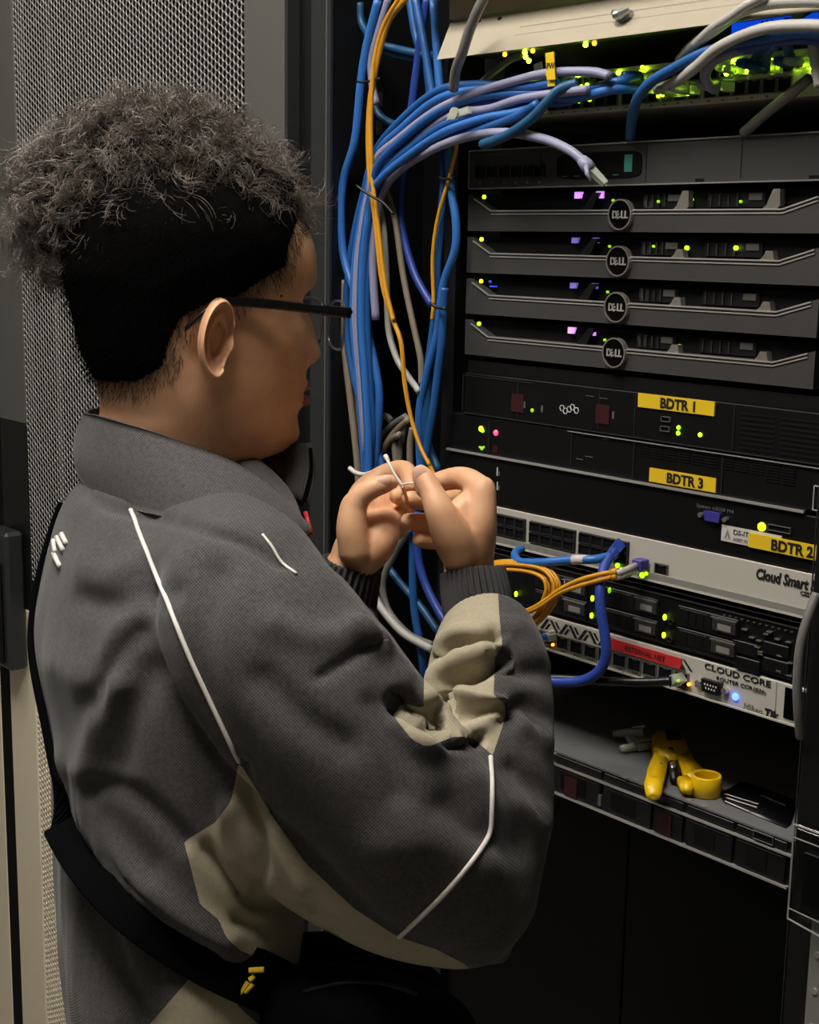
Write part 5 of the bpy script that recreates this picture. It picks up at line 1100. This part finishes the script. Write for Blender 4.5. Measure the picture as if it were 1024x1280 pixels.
# armhole and sleeve folds
crease([(268, 720), (250, 800), (262, 880), (300, 950), (330, 1010)], .006, 22)
crease([(100, 600), (125, 630), (168, 640), (230, 656), (300, 676), (352, 704)], .006, 8)
crease([(90, 700), (140, 720), (200, 690)], -.006, 22); crease([(100, 750), (150, 760), (215, 740)], .005, 16)
crease([(75, 830), (120, 850), (150, 800), (180, 760)], -.007, 24); crease([(115, 880), (135, 830), (170, 790)], .007, 16)
crease([(100, 960), (125, 900), (150, 860)], -.007, 18); crease([(150, 950), (165, 890), (190, 840)], .006, 20)
# overhang above the strap
crease([(78, 950), (100, 985), (122, 1040), (165, 1100), (225, 1150), (275, 1178)], -.012, 22)
crease([(62, 985), (84, 1040), (128, 1110), (195, 1172), (260, 1215)], .013, 24)
crease([(112, 985), (150, 985), (190, 1010), (228, 1050)], .006, 13); crease([(110, 1000), (140, 1040), (180, 1085)], .005, 22)
crease([(60, 1080), (75, 1180), (120, 1280)], -.010, 26); crease([(110, 1100), (130, 1190), (170, 1280)], .012, 26)
# beige gusset folds
crease([(300, 960), (318, 1020), (326, 1070), (322, 1120)], .010, 9); crease([(262, 1062), (290, 1100), (320, 1130), (372, 1140)], .009, 10); crease([(345, 1010), (352, 1060), (378, 1110)], -.006, 12); crease([(300, 1150), (340, 1165), (372, 1150), (384, 1130)], .008, 9)
crease([(285, 1010), (280, 1050), (300, 1100)], -.007, 13)
# chest and shoulder
crease([(345, 780), (400, 800), (440, 790), (480, 800)], -.006, 20); crease([(400, 846), (440, 822), (470, 802)], .005, 7); crease([(330, 850), (380, 900), (430, 930)], .006, 22)
crease([(470, 880), (490, 930), (500, 990)], .006, 18); crease([(395, 700), (430, 745), (470, 800)], -.004, 14)
# inner elbow and forearm
crease([(498, 880), (520, 897), (545, 912), (566, 922), (590, 922)], .024, 11)
crease([(505, 905), (530, 930), (565, 922)], -.010, 16); crease([(500, 876), (518, 880), (532, 886), (545, 884)], .022, 9); crease([(455, 775), (485, 806), (508, 842)], -.008, 16)
crease([(543, 905), (556, 882), (560, 862), (570, 850), (600, 838), (625, 820)], .023, 8); crease([(548, 822), (560, 812), (590, 800), (620, 790)], .017, 8)
crease([(552, 815), (556, 800), (575, 790), (600, 790)], -.009, 8); crease([(540, 870), (548, 840), (575, 825), (610, 815)], -.012, 10); crease([(565, 880), (575, 868), (600, 875), (628, 882)], -.012, 9)
crease([(558, 905), (580, 895), (610, 890), (634, 884)], .007, 8); crease([(575, 920), (600, 908), (628, 898)], -.006, 8)
crease([(632, 900), (655, 880), (680, 900)], .010, 12); crease([(622, 822), (650, 835), (680, 838)], .010, 14); crease([(630, 785), (660, 790), (682, 830)], -.007, 14); crease([(650, 905), (672, 912), (690, 930)], -.005, 14)
crease([(600, 970), (625, 1000), (660, 1010), (690, 1030)], -.006, 18); crease([(640, 960), (668, 985), (690, 1020)], .006, 12); crease([(560, 1010), (590, 1040), (640, 1060)], .006, 22)
crease([(480, 1060), (540, 1050), (600, 1080)], -.005, 30)
V = laplace(V, T, 1, .35)
# panels: the cloth is cut along the seam lines into charcoal and beige pieces
POLY = [[(299, 952), (289, 1001), (269, 1028), (230, 1052), (240, 1090), (250, 1130), (273, 1149), (283, 1172), (300, 1188), (345, 1206), (392, 1206), (392, 1156), (415, 1165), (464, 1195), (505, 1210), (590, 1240), (600, 1222), (579, 1204), (546, 1187), (497, 1171), (443, 1136), (382, 1079), (341, 1021)],
        [(247, 1211), (285, 1238), (300, 1260), (345, 1300), (330, 1420), (150, 1420), (175, 1295)],
        [(490, 890), (497, 902), (516, 925), (534, 934), (569, 920), (591, 923), (616, 944), (630, 903), (633, 881), (617, 869), (619, 822), (628, 806), (624, 766), (622, 725), (540, 725), (522, 765), (527, 800), (530, 850), (530, 886), (505, 879)]]
px = project(V); fld = np.full(len(V), 1e3)
N = vnormals(V, T); facing = np.einsum('ij,ij->i', N, (CAM-V)/np.linalg.norm(CAM-V, axis=1)[:, None])
dep = (V-CAM)@FW
for k, pl in enumerate(POLY):
    D, ins = polydist(px, pl); s_ = np.where(ins, -D, D)
    s_ = np.maximum(s_, (-.45-facing)*60); s_ = np.maximum(s_, (dep-(1.21 if k == 2 else 1.22))*1500); fld = np.minimum(fld, s_)
def cut(V, T, f):
    inside, outside = [], []; pts = list(map(tuple, V)); cache = {}
    sg = f < 0; cnt = sg[T].sum(1)
    inside += T[cnt == 3].tolist(); outside += T[cnt == 0].tolist()
    def mid(a, b_):
        k = (min(a, b_), max(a, b_))
        if k not in cache: t = f[a]/(f[a]-f[b_]); cache[k] = len(pts); pts.append(tuple(V[a]+(V[b_]-V[a])*t))
        return cache[k]
    for t in T[(cnt > 0) & (cnt < 3)]:
        for r in range(3):
            a, b_, c = t[r], t[(r+1) % 3], t[(r+2) % 3]
            if sg[a] != sg[b_] and sg[a] != sg[c]:
                m1, m2 = mid(a, b_), mid(a, c); one, two = (inside, outside) if sg[a] else (outside, inside)
                one.append([a, m1, m2]); two.append([m1, b_, c]); two.append([m1, c, m2]); break
    return np.array(pts), np.array(inside), np.array(outside)
PV, TI, TO = cut(V, T, fld)
def sub(PV, T): u = np.unique(T); r = -np.ones(len(PV), int); r[u] = np.arange(len(u)); return PV[u], r[T]
jacket = trimesh('jacket', *sub(PV, TO), 'charcoal_weave', person)
lab = [fld*0]
cen = project(PV)[TI].mean(1)
for k, pl in enumerate(POLY):
    D, ins = polydist(cen, pl); t_ = TI[ins | (D < 3)] if k < 2 else TI[~(polydist(cen, POLY[0])[1] | polydist(cen, POLY[1])[1] | (polydist(cen, POLY[0])[0] < 3) | (polydist(cen, POLY[1])[0] < 3))]
    if len(t_): trimesh('beige_panel', *sub(PV, t_), 'beige_cloth', jacket)['label'] = ['beige underarm panel', 'beige hem panel', 'beige inner sleeve panel'][k]
BV_j = BVHTree.FromPolygons([Vector(v) for v in V], T.tolist())
def piping(line, r=.0018, per=10):
    q = [hit(BV_j, x, y, .0008) for x, y, _ in spline([(*p, 0) for p in line], per)]; q = np.array([v for v in q if v is not None])
    for _ in range(3): q[1:-1] = q[1:-1]*.5+(q[:-2]+q[2:])*.25
    MB().tube(q, r, 8).build('piping', 'piping_white', jacket, True)
piping([(164, 637), (172, 660), (186, 695), (210, 752), (238, 822), (268, 886), (299, 951)])
piping([(613, 946), (614, 975), (614, 1010), (610, 1045), (585, 1082), (548, 1124), (499, 1171)])
piping([(328, 669), (340, 684), (352, 703), (370, 718)], .0011); 
# collar: band of cloth around the neck, standing open in front
top = [(372, 645, 1.10), (350, 618, 1.10), (310, 588, 1.10), (278, 571, 1.10), (241, 557, 1.10), (193, 540, 1.112), (150, 527, 1.13), (122, 519, 1.155), (108, 516, 1.19), (116, 511, 1.225), (145, 511, 1.25), (220, 520, 1.29), (300, 548, 1.30), (340, 553, 1.285), (372, 553, 1.26), (387, 556, 1.24)]
bot = [(384, 668, 1.085), (368, 672, 1.065), (335, 672, 1.045), (290, 664, 1.04), (235, 652, 1.055), (180, 640, 1.09), (140, 632, 1.13), (114, 612, 1.17), (99, 592, 1.205), (108, 592, 1.235), (150, 600, 1.27), (220, 620, 1.31), (300, 640, 1.31), (340, 640, 1.29), (366, 635, 1.265), (380, 630, 1.24)]
ct = spline([at(*q) for q in top], 8); cb = spline([at(*q) for q in bot], 8); nc = len(ct); NV = 14
def band(name, sl, m, parent, off0, off1, rib=0., ribn=0, roll=True):
    a, b_ = ct[sl], cb[sl]; n = len(a); cen_ = (ct.mean(0)+cb.mean(0))/2; vs = []
    for lay, off in ((0, off0), (1, off1)):
        for j in range(NV):
            t = j/(NV-1)
            for i in range(n):
                p = b_[i]+(a[i]-b_[i])*t; o_ = p-cen_; o_ = o_-UP*(o_@UP); o_ = unit(o_); bul = .006*math.sin(math.pi*t)
                rb = rib*math.sin(i/n*ribn*2*math.pi) if rib else 0
                vs.append(p+o_*(off+bul+rb))
    fs = []
    for lay in (0, 1):
        B = lay*NV*n
        for j in range(NV-1):
            for i in range(n-1): q = (B+j*n+i, B+j*n+i+1, B+(j+1)*n+i+1, B+(j+1)*n+i); fs.append(q if lay == 1 else q[::-1])
    for i in range(n-1): fs.append(((NV-1)*n+i, (NV-1)*n+i+1, NV*n+(NV-1)*n+i+1, NV*n+(NV-1)*n+i)); fs.append((NV*n+i, NV*n+i+1, i+1, i))
    for j in range(NV-1):
        for i in (0, n-1): fs.append((j*n+i, (j+1)*n+i, NV*n+(j+1)*n+i, NV*n+j*n+i))
    return meshobj(name, vs, fs, m, parent, True)
band('collar', slice(0, nc), 'charcoal_weave', jacket, -.0015, .0025)
# ribbed lining on the far flap (diagonal knit ribs)
fa, fb = ct[88:], cb[88:]; 
lin_ = MB(); NRB = 15
f0, f1, f2, f3 = at(306, 556, 1.262), at(388, 553, 1.232), at(372, 636, 1.232), at(300, 600, 1.25)
for k in range(24):
    t = k/23; a_ = f0+(f1-f0)*min(1, t*1.0); 
    s0 = np.array([306+82*t, 557-3*t]); s1 = np.array([318+66*t, 574+56*t**.6])
    p0 = at(s0[0], s0[1], 1.262-.03*t); p1 = at((s0[0]*.5+s1[0]*.5)+5, (s0[1]+s1[1])/2, 1.256-.03*t); p2 = at(s1[0], s1[1], 1.25-.03*t)
    lin_.tube(spline([p0, p1, p2], 4), .0017, 6)
lin_.build('ribbed_lining', 'lining_rib', jacket, True)
zz_ = MB(); zp = spline([at(388, 560, 1.225), at(389, 585, 1.222), at(384, 610, 1.218), at(377, 632, 1.212)], 6); zz_.tube(zp, .0016, 6); zz_.build('zip_tape', 'black_webbing', jacket, True)
# ribbed cuffs
def cuff(pts, ribs, m='cuff_knit', amp=.0018):
    P = np.array([[*at(p[0], p[1], p[2]), p[3]*mpp(p[2])] for p in pts]); q = spline(P, 5); c = q[:, :3]; t = np.gradient(c, axis=0); t /= np.linalg.norm(t, axis=1)[:, None]; n = ribs*6; vs = []
    u = np.cross(t[0], [0, 0, 1.]) if abs(t[0][2]) < .95 else np.cross(t[0], VH); u = unit(u)
    for lay, dr in ((0, 0.), (1, -.003)):
        for i in range(len(q)):
            u = unit(u-t[i]*(u@t[i])); w = np.cross(t[i], u)
            for k in range(n): a = 2*math.pi*k/n; r = q[i, 3]+dr+amp*math.cos(a*ribs); vs.append(c[i]+r*(math.cos(a)*u+math.sin(a)*w))
    m1 = len(q); fs = []
    for lay in (0, 1):
        for i in range(m1-1):
            for k in range(n): f_ = [lay*m1*n+i*n+k, lay*m1*n+i*n+(k+1) % n, lay*m1*n+(i+1)*n+(k+1) % n, lay*m1*n+(i+1)*n+k]; fs.append(f_ if lay == 0 else f_[::-1])
    for e in (0, m1-1):
        for k in range(n): fs.append((e*n+k, e*n+(k+1) % n, m1*n+e*n+(k+1) % n, m1*n+e*n+k))
    meshobj('cuff', vs, fs, m, jacket, True)
cuff([(600, 782, 1.12, 40), (598, 762, 1.125, 42), (595, 742, 1.128, 42), (592, 722, 1.131, 40), (591, 714, 1.132, 39)], 34)
cuff([(424, 756, 1.225, 45), (429, 736, 1.222, 43), (435, 718, 1.218, 40), (439, 704, 1.216, 37)], 30)
# emblem on the back and zip pull
q = hit(BV_j, 72, 684, .0006)
if q is not None:
    for (ax, ay, bx_, by_) in ((72, 672, 80, 688), (68, 692, 76, 708), (78, 668, 84, 680), (68, 676, 70, 690)):
        a_ = hit(BV_j, ax, ay, .0008); b_ = hit(BV_j, bx_, by_, .0008)
        if a_ is not None and b_ is not None: MB().tube([a_, (a_+b_)/2+unit(CAM-a_)*.0005, b_], .0022, 6).build('emblem', 'piping_white', jacket, True)
q = [at(382, 640, 1.195), at(386, 655, 1.19), at(390, 668, 1.188)]; MB().tube(q, .002, 6).build('zip_pull', 'label_red', jacket, True)

# ---- trousers and shoes (below the frame)
hipc = at(225, 1420, 1.2)
def leg(off):
    c = hipc+bx*off
    pts = [(c+ZU*.0, .080), (c-ZU*.12+bf*.0, .085), (c*np.array([1, 1, 0])+ZU*.45+bf*.02, .066), (c*np.array([1, 1, 0])+ZU*.10, .055), (c*np.array([1, 1, 0])+ZU*.06, .056)]
    q = spline(np.array([[*p, r] for p, r in pts]), 8); mb = MB(); mb.tube(q[:, :3], q[:, 3], 24); return mb.v, mb.f
hip = MB(); hip.add(*ball(hipc+ZU*.02, .12, 24, 16, (1., 1., .8)))
tv_, tt_ = remesh([leg(.085), leg(-.085), (hip.v, hip.f)], .008, 6); trimesh('trousers', tv_, tt_, 'trouser_cloth', person)
for s in (1, -1):
    c = hipc*np.array([1, 1, 0])+bx*.085*s; mb = MB()
    q = np.array([[*(c-bf*.07+ZU*.045), .045], [*(c+ZU*.05), .05], [*(c+bf*.09+ZU*.04), .047], [*(c+bf*.16+ZU*.034), .036], [*(c+bf*.18+ZU*.03), .02]]); q = spline(q, 6); mb.tube(q[:, :3], q[:, 3], 20)
    mb.v = [(x, y, max(z, 0.)) for x, y, z in mb.v]; sh = mb.build('shoe', 'shoe_black', person, True)

# ---- cross-body bag
bag = empty('waist_bag', at(420, 1300, 1.06), 'black cross-body bag with strap slung behind the person', 'bag')
def strap(line, w, name='strap', off=.004, m='black_webbing'):
    q = []
    for x, y, _ in spline([(*p, 0) for p in line], 8):
        h = hit(BV_j, x, y, off)
        if h is not None: q.append(h)
    q = np.array(q)
    for _ in range(6): q[1:-1] = q[1:-1]*.5+(q[:-2]+q[2:])*.25
    TC = at(220, 850, 1.2); back = []; x0 = (q[0]-TC)@bx; z0 = q[0][2]; z1 = at(200, 640, 1.2)[2]        # up across the back to the far shoulder
    for u in np.linspace(0, 1, 30):
        x = x0*(1-u)-.085*u-.02*math.sin(math.pi*u); z = z0*(1-u)+z1*u
        h = BV_j.ray_cast(Vector((*(TC+bx*x-bf*1.)[:2], z)), Vector(bf))
        if h[0] is not None and (np.array(h[0])-q[0])@RT < .004: back.append(np.array(h[0])-bf*off)
    back = back[::-1]; nb_ = len(back); q = np.vstack([back, q]) if nb_ else q
    for _ in range(8): q[1:-1] = q[1:-1]*.5+(q[:-2]+q[2:])*.25
    t = np.gradient(q, axis=0); t /= np.linalg.norm(t, axis=1)[:, None]; vs = []
    for i in range(len(q)):
        f_ = min(1, max(0, (i-nb_+4)/8)); nrm = unit(unit(CAM-q[i])*f_-bf*(1-f_)); sd_ = unit(np.cross(t[i], nrm)); nrm = np.cross(sd_, t[i])
        for (a_, b_) in ((-1, 0), (-.96, .6), (.96, .6), (1, 0), (.96, -.6), (-.96, -.6)): vs.append(q[i]+sd_*w/2*a_*(.5+.5*f_)+nrm*.0035*b_)
    return meshobj(name, vs, grid_faces(len(q), 6), m, bag, False)
strap([(88, 1018), (96, 1034), (118, 1070), (165, 1122), (215, 1160), (270, 1195), (330, 1228), (345, 1236)], .042, off=.003)
bd = remesh([limb([(385, 1212, 1.13, 48), (450, 1226, 1.12, 56), (520, 1250, 1.10, 46)], 6, 24), limb([(360, 1262, 1.07, 56), (450, 1280, 1.04, 72), (540, 1300, 1.05, 62)], 6, 24), limb([(360, 1330, 1.07, 60), (450, 1350, 1.04, 76), (540, 1350, 1.05, 66)], 6, 24)], .005, 4); trimesh('pouch', bd[0], bd[1], 'bag_black', bag)
BVb = BVHTree.FromPolygons([Vector(v) for v in bd[0]], bd[1].tolist())
tgp = [at(305, 1240, 1.045), at(314, 1222, 1.045), at(327, 1212, 1.047)]
mb = MB(); mb.tube([at(296, 1252, 1.05), at(310, 1232, 1.044), at(336, 1205, 1.047)], .0105, 4, flat=.3); mb.build('tag_tab', 'bag_black', bag)
for (x0, y0, x1, y1) in ((300, 1243, 310, 1228), (312, 1225, 318, 1220), (311, 1213, 330, 1212), (306, 1240, 316, 1230)):
    mb = MB(); mb.tube([at(x0, y0, 1.030), at(x1, y1, 1.030)], .0020, 6); mb.build('tag_print', 'label_yellow', bag)
zl = [hit(BVb, x, y, .001) for x, y in ((380, 1240), (430, 1230), (480, 1232), (520, 1245))]; zl = [q for q in zl if q is not None]
if len(zl) > 1: MB().tube(spline(zl, 5), .0018, 6).build('zip', 'tie_black', bag, True)

# ---- wire strand held in the fingers
ws = empty('wire_strand', at(500, 600, 1.16), 'thin white untwisted wire strand pinched between the fingertips', 'wire')
MB().tube(spline([at(483, 572, 1.165), at(487, 581, 1.16), at(494, 594, 1.157), at(502, 606, 1.155), at(506, 616, 1.158)], 5), .0013, 8).build('white_core', 'wire_white', ws, True)
MB().tube([at(481.5, 569, 1.166), at(483, 572, 1.165), at(486, 577, 1.163)], [.0019, .0022, .0016], 8).build('insulation', 'wire_white', ws, True)
MB().tube(spline([at(500, 606, 1.156), at(515, 604, 1.15), at(530, 605, 1.14), at(545, 603, 1.13)], 5), .0009, 6).build('pale_core', 'wire_white', ws, True)
MB().tube(spline([at(503, 608, 1.155), at(508, 622, 1.155), at(511, 636, 1.157), at(512, 640, 1.157)], 5), .0014, 6).build('copper_core', 'wire_copper', ws, True)
